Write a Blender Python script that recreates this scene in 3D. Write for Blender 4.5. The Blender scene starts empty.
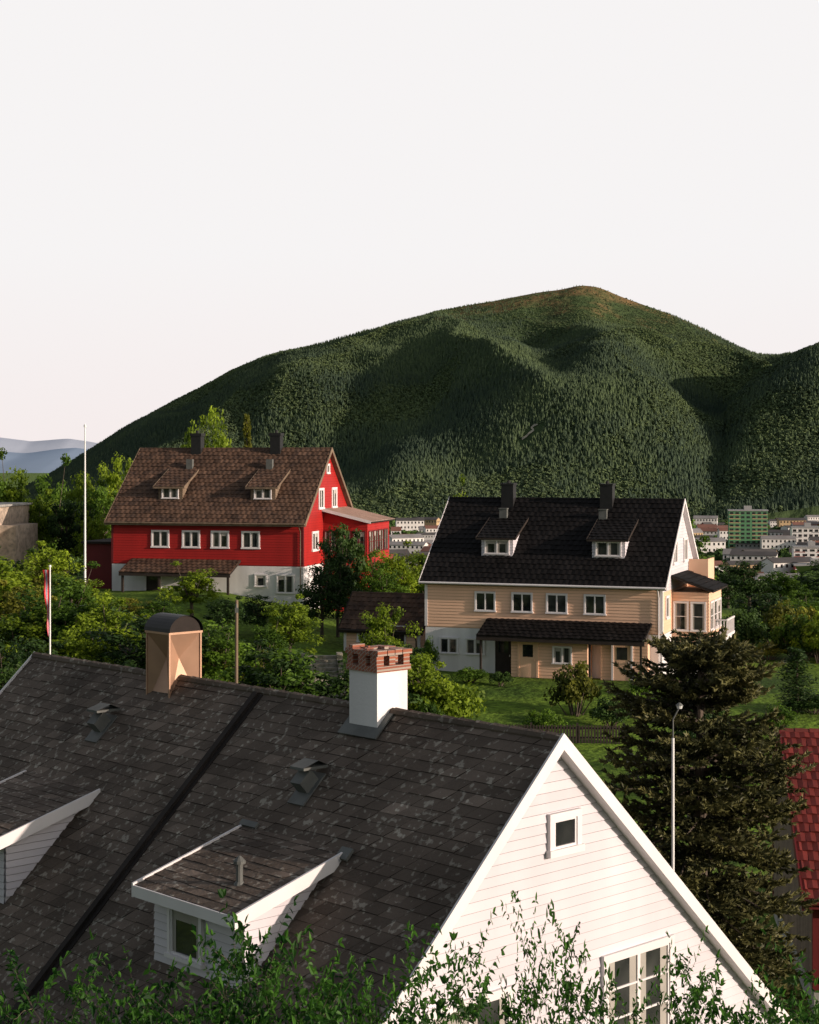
import bpy, math, random
import numpy as np
from mathutils import Vector, Matrix
random.seed(7); RNG=np.random.default_rng(7)
F=1690.0; CX=409.5; HY=460.0
scene=bpy.context.scene
scene.view_settings.view_transform='Standard'; scene.view_settings.look='None'; scene.view_settings.exposure=0
COL=scene.collection
def V3(*a): return Vector(a)
# ------------------------------------------------------------------ noise / terrain
_T=np.random.default_rng(3).random((256,256))
def vn(x,y,s=0):
    x=np.asarray(x,float)+s*17.3; y=np.asarray(y,float)+s*9.1
    xi=np.floor(x).astype(int); yi=np.floor(y).astype(int); fx=x-xi; fy=y-yi
    fx=fx*fx*(3-2*fx); fy=fy*fy*(3-2*fy)
    g=lambda i,j:_T[i%256,j%256]
    return (g(xi,yi)*(1-fx)+g(xi+1,yi)*fx)*(1-fy)+(g(xi,yi+1)*(1-fx)+g(xi+1,yi+1)*fx)*fy
def fbm(x,y,o=4,s=0):
    r=0;a=1;t=0
    for i in range(o):
        r=r+a*vn(np.asarray(x)*2**i,np.asarray(y)*2**i,s+i); t+=a; a*=.5
    return r/t
def ground(x,y):
    x=np.asarray(x,float); y=np.asarray(y,float)
    b=np.interp(y,[-60,-5,0,4,8,13,18,22,40,62,72,84,95,130,150,200,400,700],[-1,-1.6,-1.7,-3.4,-5.4,-7.6,-10.6,-12.5,-12.7,-12.7,-12.2,-11.15,-11.1,-11.6,-14,-22,-48,-62])
    L=2.1*np.clip((2-x)/12,0,1.25)*np.interp(y,[82,106,130,180],[0,1,1,0])
    w=np.interp(y,[60,130,300,600,1400],[.15,.4,3,5,3])
    und=w*(fbm(x/ (4+w*12),y/(4+w*12),3,5)-.5)*2*np.clip(np.abs(y-90)/20,0.25,1)
    return b+L+und
SX=[-140,0,40,70,100,130,180,230,260,280,330,380,440,500,540,560,580,600,615,630,670,700,730,755,790,819,900,1000]
SY=[545,500,482,464,445,426,399,373,359,352,344,330,311,300,292,290,285,287,294,300,314,327,343,355,357,354,352,360]
_sx=np.arange(-200,1060,2.); _sy=np.interp(_sx,SX,SY); _k=np.exp(-(np.arange(-12,13)/4.)**2); _k/=_k.sum()
_sy2=np.convolve(np.pad(_sy,12,mode='edge'),_k,mode='valid')
def mount(X,Y):
    px=CX+F*X/Y
    Yr=2600.; zs=(HY-np.interp(px,_sx,_sy2))/F*Yr
    t=(Y-1450)/1150.
    tc=np.clip(t,0,1)
    g=np.where(t<1,tc**.9,1-.55*(t-1))
    z=-66+(zs+66)*g
    rid=1-np.abs(fbm(X/330.,Y/620.,3,2)*2-1)*1.6
    fade=np.clip((px-60)/160,0.05,1)
    sn=np.sin(np.pi*tc)
    z=z+fade*(80*(rid-.45)*sn**.8+22*(fbm(X/110,Y/130,4,8)-.5)*np.clip(sn,0.08,1)-30*np.abs(fbm(X/130,Y/600,3,15)*2-1)*sn**.7+6*sn)
    z2s=(HY-np.interp(px,[600,660,700,735,760,790,819,900,1000],[540,500,450,398,374,356,345,334,330]))/F*1950
    z2=-66+(z2s+66)*np.exp(-((Y-1950)/340.)**2)+14*(fbm(X/80,Y/110,3,4)-.5)
    z=np.maximum(z,z2)
    lower=-66+150*np.exp(-((px-560)/170.)**2)*np.exp(-((Y-1900)/220.)**2)
    z=np.maximum(z,lower+20*(fbm(X/90,Y/100,3,11)-.5))
    return np.where(t<0,-70,z)

# ------------------------------------------------------------------ materials
def nt(name):
    m=bpy.data.materials.new(name); m.use_nodes=True
    n=m.node_tree.nodes; l=m.node_tree.links; b=n['Principled BSDF']
    return m,n,l,b
def mat(name,col,rough=.7,var=.3,scale=2.,bump=.15,bscale=25.,tint=0.,spec=.3,metal=0.,col2=None,streak=False,c2lo=.45,c2hi=.65,s2=2.7):
    m,n,l,b=nt(name)
    tc=n.new('ShaderNodeTexCoord')
    no=n.new('ShaderNodeTexNoise'); no.inputs['Scale'].default_value=scale; no.inputs['Detail'].default_value=6
    src=tc.outputs['Object']
    if streak:
        mp=n.new('ShaderNodeMapping'); mp.inputs['Scale'].default_value=(1,1,.18); l.new(src,mp.inputs[0]); l.new(mp.outputs[0],no.inputs['Vector'])
    else: l.new(src,no.inputs['Vector'])
    mr=n.new('ShaderNodeMapRange'); mr.inputs[1].default_value=.3; mr.inputs[2].default_value=.7
    mr.inputs[3].default_value=1-var; mr.inputs[4].default_value=1+var; l.new(no.outputs['Fac'],mr.inputs[0])
    fac=mr.outputs[0]
    if tint>0:
        at=n.new('ShaderNodeAttribute'); at.attribute_name='tint'
        m1=n.new('ShaderNodeMapRange'); m1.inputs[1].default_value=0; m1.inputs[2].default_value=2; m1.inputs[3].default_value=1-tint; m1.inputs[4].default_value=1+tint; m1.clamp=False
        l.new(at.outputs['Fac'],m1.inputs[0])
        mu=n.new('ShaderNodeMath'); mu.operation='MULTIPLY'; l.new(fac,mu.inputs[0]); l.new(m1.outputs[0],mu.inputs[1]); fac=mu.outputs[0]
    sc=n.new('ShaderNodeVectorMath'); sc.operation='SCALE'; l.new(fac,sc.inputs['Scale'])
    if col2:
        n2=n.new('ShaderNodeTexNoise'); n2.inputs['Scale'].default_value=scale*s2; n2.inputs['Detail'].default_value=8; l.new(src,n2.inputs['Vector'])
        r2=n.new('ShaderNodeMapRange'); r2.inputs[1].default_value=c2lo; r2.inputs[2].default_value=c2hi; l.new(n2.outputs['Fac'],r2.inputs[0])
        mx=n.new('ShaderNodeMix'); mx.data_type='RGBA'; mx.inputs[6].default_value=(*col,1); mx.inputs[7].default_value=(*col2,1)
        l.new(r2.outputs[0],mx.inputs[0]); l.new(mx.outputs[2],sc.inputs[0])
    else: sc.inputs[0].default_value=col
    l.new(sc.outputs[0],b.inputs['Base Color'])
    b.inputs['Roughness'].default_value=rough; b.inputs['Specular IOR Level'].default_value=spec; b.inputs['Metallic'].default_value=metal
    if bump>0:
        nb=n.new('ShaderNodeTexNoise'); nb.inputs['Scale'].default_value=bscale; nb.inputs['Detail'].default_value=5; l.new(src,nb.inputs['Vector'])
        bp=n.new('ShaderNodeBump'); bp.inputs['Strength'].default_value=bump; bp.inputs['Distance'].default_value=.02; l.new(nb.outputs['Fac'],bp.inputs['Height']); l.new(bp.outputs[0],b.inputs['Normal'])
    return m
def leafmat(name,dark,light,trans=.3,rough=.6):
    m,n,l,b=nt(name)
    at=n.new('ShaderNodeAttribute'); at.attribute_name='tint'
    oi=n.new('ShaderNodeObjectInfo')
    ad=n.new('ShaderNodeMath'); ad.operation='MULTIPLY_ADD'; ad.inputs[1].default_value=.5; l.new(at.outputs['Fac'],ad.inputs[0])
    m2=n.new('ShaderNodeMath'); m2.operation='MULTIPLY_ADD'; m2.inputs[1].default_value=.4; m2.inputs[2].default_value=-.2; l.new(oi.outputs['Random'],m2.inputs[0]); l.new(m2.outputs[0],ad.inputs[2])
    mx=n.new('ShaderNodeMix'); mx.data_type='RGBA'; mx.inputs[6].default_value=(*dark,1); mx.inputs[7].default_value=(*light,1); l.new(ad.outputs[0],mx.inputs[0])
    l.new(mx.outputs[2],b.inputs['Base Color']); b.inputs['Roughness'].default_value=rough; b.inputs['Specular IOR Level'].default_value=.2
    if trans>0:
        tr=n.new('ShaderNodeBsdfTranslucent'); l.new(mx.outputs[2],tr.inputs[0])
        ms=n.new('ShaderNodeMixShader'); ms.inputs[0].default_value=trans; l.new(b.outputs[0],ms.inputs[1]); l.new(tr.outputs[0],ms.inputs[2])
        l.new(ms.outputs[0],n['Material Output'].inputs[0])
    return m
def brickmat(name,c1,c2,mortar,scale):
    m,n,l,b=nt(name)
    tc=n.new('ShaderNodeTexCoord'); mp=n.new('ShaderNodeMapping'); mp.inputs['Rotation'].default_value=(math.pi/2,0,.6); l.new(tc.outputs['Object'],mp.inputs[0])
    br=n.new('ShaderNodeTexBrick'); br.inputs['Scale'].default_value=scale; br.inputs['Color1'].default_value=(*c1,1); br.inputs['Color2'].default_value=(*c2,1); br.inputs['Mortar'].default_value=(*mortar,1); br.inputs['Mortar Size'].default_value=.03
    l.new(mp.outputs[0],br.inputs[0]); l.new(br.outputs[0],b.inputs['Base Color']); b.inputs['Roughness'].default_value=.85
    return m
M={}
M['white']=mat('white_paint',(.68,.65,.66),.55,.05,1.5,.05,40,streak=True)
M['whitewall']=mat('white_boards',(.565,.535,.575),.6,.08,1.0,.08,40,tint=.06,streak=True)
M['plaster']=mat('white_plaster',(.66,.64,.65),.85,.12,1.5,.3,18,streak=True)
M['beige']=mat('beige_boards',(.74,.47,.32),.6,.06,.8,.08,30,tint=.06,streak=True)
M['red']=mat('red_boards',(.33,.013,.011),.6,.12,.9,.08,30,tint=.06,streak=True)
M['redtrim']=mat('dark_red_paint',(.12,.012,.014),.6,.1)
M['slate']=mat('brown_slate',(.112,.088,.072),.85,.28,.7,.7,16,tint=.34,spec=.10,col2=(.25,.225,.19),c2lo=.57,c2hi=.65,s2=13.)
M['deck']=mat('dark_underlay',(.022,.017,.015),.9)
M['brownroof']=mat('brown_roof_tiles',(.105,.062,.042),.75,.25,.6,.3,15,tint=.35,col2=(.065,.042,.032),spec=.15)
M['blackroof']=mat('black_roof_tiles',(.010,.009,.009),.65,.2,.6,.2,15,tint=.4,spec=.10)
M['redroof']=mat('red_roof_tiles',(.13,.020,.016),.6,.25,.8,.2,15,tint=.35)
M['pinkroof']=mat('faded_pink_roof',(.42,.31,.26),.7,.15,.8,.2,15,tint=.15)
M['glass'],n_,l_,b_=nt('window_glass')
tc=n_.new('ShaderNodeTexCoord'); no=n_.new('ShaderNodeTexNoise'); no.inputs['Scale'].default_value=1.3; l_.new(tc.outputs['Object'],no.inputs['Vector'])
cr=n_.new('ShaderNodeValToRGB'); cr.color_ramp.elements[0].position=.4; cr.color_ramp.elements[0].color=(.012,.014,.016,1); cr.color_ramp.elements[1].position=.7; cr.color_ramp.elements[1].color=(.06,.062,.06,1)
l_.new(no.outputs['Fac'],cr.inputs[0]); l_.new(cr.outputs[0],b_.inputs['Base Color']); b_.inputs['Roughness'].default_value=.04; b_.inputs['Specular IOR Level'].default_value=.6
M['curtain']=mat('curtain_cloth',(.33,.31,.28),.8,.1)
M['metal']=mat('grey_sheet_metal',(.11,.115,.11),.65,.2,3,.1,12,spec=.3,metal=.1)
M['copper']=mat('copper_cladding',(.38,.23,.155),.45,.12,2,.08,6,spec=.4,metal=.4,tint=.15)
M['darkmetal']=mat('dark_cap_metal',(.018,.018,.019),.55,.2,4,.1,10,spec=.3,metal=.2)
M['brick']=brickmat('chimney_brick',(.30,.09,.045),(.20,.065,.04),(.3,.26,.22),5.)
M['concrete']=mat('grey_concrete',(.3,.29,.27),.9,.25,2,.4,14)
M['stone']=mat('stone_masonry',(.40,.32,.25),.9,.3,1.5,.5,6,col2=(.26,.22,.18))
M['mossstone']=mat('mossy_step_stone',(.30,.27,.22),.95,.3,2,.5,8,col2=(.14,.15,.09))
M['wood']=mat('weathered_wood',(.16,.115,.08),.8,.3,3,.4,20,streak=True)
M['darkwood']=mat('dark_stained_wood',(.03,.022,.018),.75,.2,3,.2)
M['pole']=mat('white_painted_pole',(.72,.72,.72),.4,.04)
M['lampglass']=mat('frosted_lamp_cover',(.6,.62,.62),.2,.02,1,0)
M['flagred']=mat('pennant_red',(.5,.02,.03),.7,.05); M['flagblue']=mat('pennant_blue',(.01,.03,.16),.7,.05)
M['bark']=mat('bark',(.09,.07,.055),.9,.3,5,.6,12)
LF={'bright':leafmat('leaves_bright',(.022,.060,.006),(.34,.46,.03),.45),
    'mid':leafmat('leaves_mid',(.012,.042,.007),(.16,.28,.025),.4),
    'dark':leafmat('leaves_dark',(.006,.022,.006),(.06,.115,.02),.25),
    'olive':leafmat('leaves_olive',(.022,.040,.008),(.27,.27,.03),.4),
    'fore':leafmat('leaves_sapling',(.010,.045,.008),(.10,.26,.03),.45,.5),
    'monkey':leafmat('leaves_araucaria',(.008,.016,.008),(.13,.125,.045),.1,.5)}
def groundmat():
    m,n,l,b=nt('grass_ground')
    tc=n.new('ShaderNodeTexCoord')
    n1=n.new('ShaderNodeTexNoise'); n1.inputs['Scale'].default_value=.2; n1.inputs['Detail'].default_value=8
    n2=n.new('ShaderNodeTexNoise'); n2.inputs['Scale'].default_value=3.5; n2.inputs['Detail'].default_value=8
    for q in (n1,n2): l.new(tc.outputs['Object'],q.inputs['Vector'])
    c1=n.new('ShaderNodeValToRGB'); e=c1.color_ramp.elements; e[0].position=.35; e[0].color=(.035,.07,.012,1); e[1].position=.65; e[1].color=(.15,.24,.028,1)
    l.new(n1.outputs['Fac'],c1.inputs[0])
    mr=n.new('ShaderNodeMapRange'); mr.inputs[1].default_value=.3; mr.inputs[2].default_value=.7; mr.inputs[3].default_value=.5; mr.inputs[4].default_value=1.4; l.new(n2.outputs['Fac'],mr.inputs[0])
    sc=n.new('ShaderNodeVectorMath'); sc.operation='SCALE'; l.new(c1.outputs[0],sc.inputs[0]); l.new(mr.outputs[0],sc.inputs['Scale'])
    l.new(sc.outputs[0],b.inputs['Base Color']); b.inputs['Roughness'].default_value=.95; b.inputs['Specular IOR Level'].default_value=.1
    bp=n.new('ShaderNodeBump'); bp.inputs['Strength'].default_value=.8; bp.inputs['Distance'].default_value=.15; l.new(n2.outputs['Fac'],bp.inputs['Height']); l.new(bp.outputs[0],b.inputs['Normal'])
    return m
M['ground']=groundmat()
def mountmat():
    m,n,l,b=nt('mountain_ground')
    tc=n.new('ShaderNodeTexCoord'); sx=n.new('ShaderNodeSeparateXYZ'); l.new(tc.outputs['Object'],sx.inputs[0])
    n1=n.new('ShaderNodeTexNoise'); n1.inputs['Scale'].default_value=.02; n1.inputs['Detail'].default_value=10; l.new(tc.outputs['Object'],n1.inputs['Vector'])
    ma=n.new('ShaderNodeMath'); ma.operation='MULTIPLY_ADD'; ma.inputs[1].default_value=300; l.new(n1.outputs['Fac'],ma.inputs[0]); l.new(sx.outputs['Z'],ma.inputs[2])
    r=n.new('ShaderNodeMapRange'); r.inputs[1].default_value=350; r.inputs[2].default_value=450; l.new(ma.outputs[0],r.inputs[0])
    mx=n.new('ShaderNodeMix'); mx.data_type='RGBA'; mx.inputs[6].default_value=(.055,.082,.036,1); mx.inputs[7].default_value=(.21,.13,.065,1); l.new(r.outputs[0],mx.inputs[0])
    l.new(mx.outputs[2],b.inputs['Base Color']); b.inputs['Roughness'].default_value=1; b.inputs['Specular IOR Level'].default_value=0
    n2=n.new('ShaderNodeTexNoise'); n2.inputs['Scale'].default_value=.06; n2.inputs['Detail'].default_value=10; l.new(tc.outputs['Object'],n2.inputs['Vector'])
    bp=n.new('ShaderNodeBump'); bp.inputs['Strength'].default_value=1; bp.inputs['Distance'].default_value=8; l.new(n2.outputs['Fac'],bp.inputs['Height']); l.new(bp.outputs[0],b.inputs['Normal'])
    return m
M['mount']=mountmat()
M['forest']=leafmat('forest_mass',(.028,.048,.036),(.135,.185,.066),0,.9)  # dark tone lifted and blued, painting distance haze into the foliage colour
M['vforest']=leafmat('valley_foliage',(.020,.045,.018),(.10,.17,.035),0,.9)
M['hill']=mat('distant_hill',(.26,.34,.46),1,.06,.002,0,spec=0)  # aerial haze painted as a pale bluish base colour
M['hill2']=mat('far_distant_hill',(.43,.48,.58),1,.03,.002,0,spec=0)  # farther ridge: still paler, haze put into the colour
M['gravel']=mat('pale_gravel',(.30,.28,.22),.95,.2,.1,0,spec=0)

# ------------------------------------------------------------------ mesh helpers
def setp(o,label=None,category=None,group=None,kind=None):
    if label:o['label']=label
    if category:o['category']=category
    if group:o['group']=group
    if kind:o['kind']=kind
class MB:
    def __init__(s): s.v=[];s.f=[];s.m=[];s.t=[]
    def face(s,pts,m=0,t=1.):
        i=len(s.v); s.v.extend(tuple(p) for p in pts); s.f.append(tuple(range(i,i+len(pts)))); s.m.append(m); s.t.append(t)
    def box(s,a,b,m=0,t=1.):
        s.obox(V3(0,0,0),V3(1,0,0),V3(0,1,0),V3(0,0,1),a[0],b[0],a[1],b[1],a[2],b[2],m,t)
    def obox(s,O,U,W,N,u0,u1,v0,v1,n0,n1,m=0,t=1.):
        O=Vector(O);c=[O+U*u+W*v+N*n for n in (n0,n1) for v in (v0,v1) for u in (u0,u1)]
        for q in ((0,1,3,2),(4,6,7,5),(0,4,5,1),(2,3,7,6),(0,2,6,4),(1,5,7,3)): s.face([c[i] for i in q],m,t)
    def exx(s,poly,x0,x1,m=0,t=1.):
        s.face([(x0,y,z) for y,z in poly],m,t); s.face([(x1,y,z) for y,z in poly][::-1],m,t)
        for i in range(len(poly)):
            a=poly[i];b=poly[(i+1)%len(poly)]
            s.face([(x0,*a),(x1,*a),(x1,*b),(x0,*b)],m,t)
    def tube(s,p0,p1,r0,r1,seg=8,m=0,cap=True,t=1.):
        p0=Vector(p0);p1=Vector(p1);d=(p1-p0).normalized()
        a=d.orthogonal().normalized();b=d.cross(a)
        A=[p0+(a*math.cos(k*2*math.pi/seg)+b*math.sin(k*2*math.pi/seg))*r0 for k in range(seg)]
        B=[p1+(a*math.cos(k*2*math.pi/seg)+b*math.sin(k*2*math.pi/seg))*r1 for k in range(seg)]
        for k in range(seg):
            j=(k+1)%seg; s.face([A[k],A[j],B[j],B[k]],m,t)
        if cap: s.face(B,m,t); s.face(A[::-1],m,t)
    def build(s,name,mats,parent=None,smooth=False):
        me=bpy.data.meshes.new(name); me.from_pydata(s.v,[],s.f)
        me.polygons.foreach_set('material_index',s.m)
        at=me.attributes.new('tint','FLOAT','FACE'); at.data.foreach_set('value',s.t)
        for k in mats: me.materials.append(M[k] if isinstance(k,str) else k)
        me.update()
        o=bpy.data.objects.new(name,me); COL.objects.link(o)
        if parent: o.parent=parent
        return o
def arrmesh(name,verts,k,tints,mats):
    n=len(verts)//k; me=bpy.data.meshes.new(name)
    me.vertices.add(len(verts)); me.vertices.foreach_set('co',np.ascontiguousarray(verts,dtype=np.float32).ravel())
    me.loops.add(n*k); me.loops.foreach_set('vertex_index',np.arange(n*k,dtype=np.int32))
    me.polygons.add(n); me.polygons.foreach_set('loop_start',np.arange(0,n*k,k,dtype=np.int32))
    try: me.polygons.foreach_set('loop_total',np.full(n,k,dtype=np.int32))
    except Exception: pass
    at=me.attributes.new('tint','FLOAT','FACE'); at.data.foreach_set('value',np.asarray(tints,dtype=np.float32))
    for q in mats: me.materials.append(q)
    me.update(calc_edges=True); return me
def gridmesh(name,X,Y,Z,material,kind='structure'):
    ny,nx=X.shape; v=np.stack([X,Y,Z],-1).reshape(-1,3)
    f=[(j*nx+i,j*nx+i+1,(j+1)*nx+i+1,(j+1)*nx+i) for j in range(ny-1) for i in range(nx-1)]
    me=bpy.data.meshes.new(name); me.from_pydata(v.tolist(),[],f); me.materials.append(material)
    me.polygons.foreach_set('use_smooth',[True]*len(f)); me.update()
    o=bpy.data.objects.new(name,me); COL.objects.link(o); o['kind']=kind; return o
def empty(name,loc,rotz,label,category,group=None):
    e=bpy.data.objects.new(name,None); COL.objects.link(e); e.location=loc; e.rotation_euler=(0,0,math.radians(rotz)); e.empty_display_size=.3
    setp(e,label,category,group); return e

# ------------------------------------------------------------------ setting
ys=np.concatenate([np.arange(-40,0,4),np.arange(0,130,1.6),np.arange(130,300,8),np.arange(300,1600,40),np.array([1700,2200,3000,5000,9000,16000,30000])])
xs=np.concatenate([-np.array([20000,9000,5000,3000,2000,1400,1000,700,500,380,280,200,150,110,80,60])[:],np.arange(-50,51,1.8),np.array([60,80,110,150,200,280,380,500,700,1000,1400,2000,3000,5000,9000,20000])])
X,Y=np.meshgrid(xs,ys); gridmesh('ground',X,Y,ground(X,Y),M['ground'])
aa=np.linspace(-.36,.42,460); yy=np.linspace(1440,3100,190)
A,Y=np.meshgrid(aa,yy); X=A*Y; gridmesh('mountain',X,Y,mount(X,Y),M['mount'])
pts=[]
for px,py in ((522,440),(526,437),(530,434),(534,431),(531,429),(534,427),(538,425)):
    Yc=np.linspace(1500,2560,400); zz=mount((px-CX)/F*Yc,Yc); el=HY-F*zz/Yc
    i=int(np.argmin(np.abs(el-py)+ (Yc>2500)*50)); pts.append(((px-CX)/F*Yc[i],Yc[i]))
pts=np.array(pts)
PT=[]
for a,b in zip(pts[:-1],pts[1:]):
    if np.hypot(*(b-a))<160:
        for u in np.linspace(0,1,8,endpoint=False): PT.append(a+(b-a)*u)
PT=np.array(PT) if PT else pts
mbp=MB()
for a,b in zip(PT[:-1],PT[1:]):
    if np.hypot(*(b-a))>60: continue
    q=[(a[0],a[1]-2),(b[0],b[1]-2),(b[0],b[1]+2),(a[0],a[1]+2)]; mbp.face([(x,y,float(mount(np.array(x),np.array(y)))+1.2) for x,y in q])
if mbp.v:
    o=mbp.build('path',['gravel']); o['kind']='structure'
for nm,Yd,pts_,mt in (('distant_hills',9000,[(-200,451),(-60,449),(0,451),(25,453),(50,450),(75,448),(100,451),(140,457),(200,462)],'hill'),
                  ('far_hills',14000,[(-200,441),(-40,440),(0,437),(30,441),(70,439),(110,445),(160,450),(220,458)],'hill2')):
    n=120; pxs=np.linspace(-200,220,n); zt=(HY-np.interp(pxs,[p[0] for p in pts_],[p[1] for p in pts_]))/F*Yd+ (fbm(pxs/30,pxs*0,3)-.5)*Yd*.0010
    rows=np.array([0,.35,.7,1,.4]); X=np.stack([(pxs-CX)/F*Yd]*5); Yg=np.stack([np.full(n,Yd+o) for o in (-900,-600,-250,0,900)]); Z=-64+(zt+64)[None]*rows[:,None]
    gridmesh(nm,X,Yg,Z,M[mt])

# ------------------------------------------------------------------ foliage generators
def nrm(a): return a/np.maximum(np.linalg.norm(a,axis=-1,keepdims=True),1e-6)
def leaf_cloud(cen,rad,npf,size,rng,elong=.6):
    cen=np.repeat(np.asarray(cen,float),npf,0); rad=np.repeat(np.asarray(rad,float),npf)
    n=len(cen); d=nrm(rng.normal(size=(n,3))); r=rad*rng.random(n)**.42
    c=cen+d*r[:,None]*np.array([1,1,.8])
    nn=nrm(d*.8+rng.normal(size=(n,3))*.55+np.array([0,0,.3])); t=nrm(np.cross(nn,rng.normal(size=(n,3)))); b=np.cross(nn,t)
    s=size*(.6+.8*rng.random(n))[:,None]
    v=np.stack([c-t*s,c-b*s*elong,c+t*s,c+b*s*elong],1).reshape(-1,3)
    puff=np.repeat(rng.random(n//npf),npf)
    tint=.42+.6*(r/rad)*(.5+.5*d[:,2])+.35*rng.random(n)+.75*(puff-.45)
    return v,np.clip(tint,0,2)
def spikes(p0,p1,n,ln,w,rng,fwd=.6,drop=0):
    p0=np.asarray(p0,float);p1=np.asarray(p1,float); u=rng.random(n)[:,None]; c=p0+(p1-p0)*u
    ax=nrm((p1-p0)[None])[0]; rd=rng.normal(size=(n,3)); rd=nrm(rd-(rd@ax)[:,None]*ax)
    d=nrm(ax*fwd+rd+np.array([0,0,-drop])); l=ln*(.6+.7*rng.random(n))[:,None]; sd=nrm(np.cross(d,rng.normal(size=(n,3))))*w
    return np.stack([c-sd,c+sd,c+d*l],1).reshape(-1,3), .5+.9*rng.random(n)
def mk_tree(kind,seed):
    rng=np.random.default_rng(seed); mb=MB()
    if kind=='tree':
        N=60; d=nrm(rng.normal(size=(N,3))); r=.35+.68*rng.random(N); sh=1+.28*np.sin(3*np.arctan2(d[:,1],d[:,0])+seed)
        cen=np.array([0,0,4.7])+d*r[:,None]*np.array([2.4,2.4,2.9])*sh[:,None]; rad=.30+.62*rng.random(N)
        v,t=leaf_cloud(cen,rad,90,.13,rng)
        mb.tube((0,0,-.6),(.05,0,2.2),.2,.15,8); mb.tube((.05,0,2.2),(0,.1,5.6),.15,.04,7)
        for c in cen[:18]:
            z=min(c[2]-.4,1.8+rng.random()*2); mb.tube((0.03,0,z),tuple(c),.07,.015,5,0,False)
    elif kind=='bush':
        N=36; d=nrm(rng.normal(size=(N,3))); d[:,2]=np.abs(d[:,2])*1.1-.2; r=.4+.6*rng.random(N)
        cen=np.array([0,0,1.0])+d*r[:,None]*np.array([1.6,1.6,1.35]); rad=.3+.4*rng.random(N)
        v,t=leaf_cloud(cen,rad,90,.10,rng)
        for c in cen[:14]: mb.tube((0,0,-.5),tuple(c),.06,.012,5,0,False)
    elif kind=='cypress':
        z=np.linspace(.4,4.7,26); cen=np.stack([rng.normal(size=26)*.12,rng.normal(size=26)*.12,z],1); rad=np.interp(z,[0,1,3,5],[.5,.7,.6,.15])
        v,t=leaf_cloud(cen,rad,120,.09,rng,.35); mb.tube((0,0,-.5),(0,0,4.5),.09,.02,6)
    elif kind=='conifer':
        vs=[];ts=[]
        mb.tube((0,0,-.6),(0,0,9.8),.2,.02,7)
        for z in np.linspace(1.2,9.7,26):
            R=2.1*(1-z/10.1)+.12
            for k in range(9):
                a=rng.random()*6.28; rr=R*(.7+.4*rng.random()); e=np.array([math.cos(a)*rr,math.sin(a)*rr,z-.25*rr+.1]); s0=np.array([0,0,z])
                v_,t_=spikes(s0+(e-s0)*.15,e,16,.34,.07,rng,.7,.35); vs.append(v_);ts.append(t_)
        v=np.concatenate(vs);t=np.concatenate(ts)
    k=3 if kind=='conifer' else 4
    trunk=mb.build('trunk',['bark']); tm=trunk.data; bpy.data.objects.remove(trunk)
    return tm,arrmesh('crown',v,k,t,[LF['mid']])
LIB={'tree':[mk_tree('tree',s) for s in (1,2,3,4,5)],'bush':[mk_tree('bush',s) for s in (11,12,13)],'cypress':[mk_tree('cypress',21)],'conifer':[mk_tree('conifer',31),mk_tree('conifer',32)]}
NOM={'tree':(7.9,6.0),'bush':(2.7,4.0),'cypress':(5,1.6),'conifer':(10,4.3)}
NAMES={'tree':'deciduous_tree','bush':'garden_bush','cypress':'cypress_tree','conifer':'conifer_tree'}
CAT={'tree':'tree','bush':'bush','cypress':'tree','conifer':'tree'}
SH={'bright':'bright yellow-green','mid':'fresh green','dark':'dark green','olive':'olive green'}
def put_tree(kind,x,y,h,w,shade,where,group='trees and bushes on the hillside'):
    tm,cm=random.choice(LIB[kind]); z=float(ground(x,y))
    e=empty(NAMES[kind],(x,y,z),random.random()*360,f"{SH[shade]} {'leafy bush' if kind=='bush' else 'leafy tree' if kind=='tree' else 'narrow cypress' if kind=='cypress' else 'needle-leaved conifer'} {where}",CAT[kind],group)
    e.scale=(w/NOM[kind][1],w/NOM[kind][1],h/NOM[kind][0])
    for nm,me in (('trunk',tm),('crown',cm)):
        o=bpy.data.objects.new(nm,me); COL.objects.link(o); o.parent=e
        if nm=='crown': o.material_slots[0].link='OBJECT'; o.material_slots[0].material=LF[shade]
def tree_at(kind,px,Yd,top,wpx,shade,where):
    x=(px-CX)/F*Yd; z=float(ground(x,Yd)); h=(HY-top)/F*Yd-z
    put_tree(kind,x,Yd,max(h,.8),wpx*1.15/F*Yd,shade,where)
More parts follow.
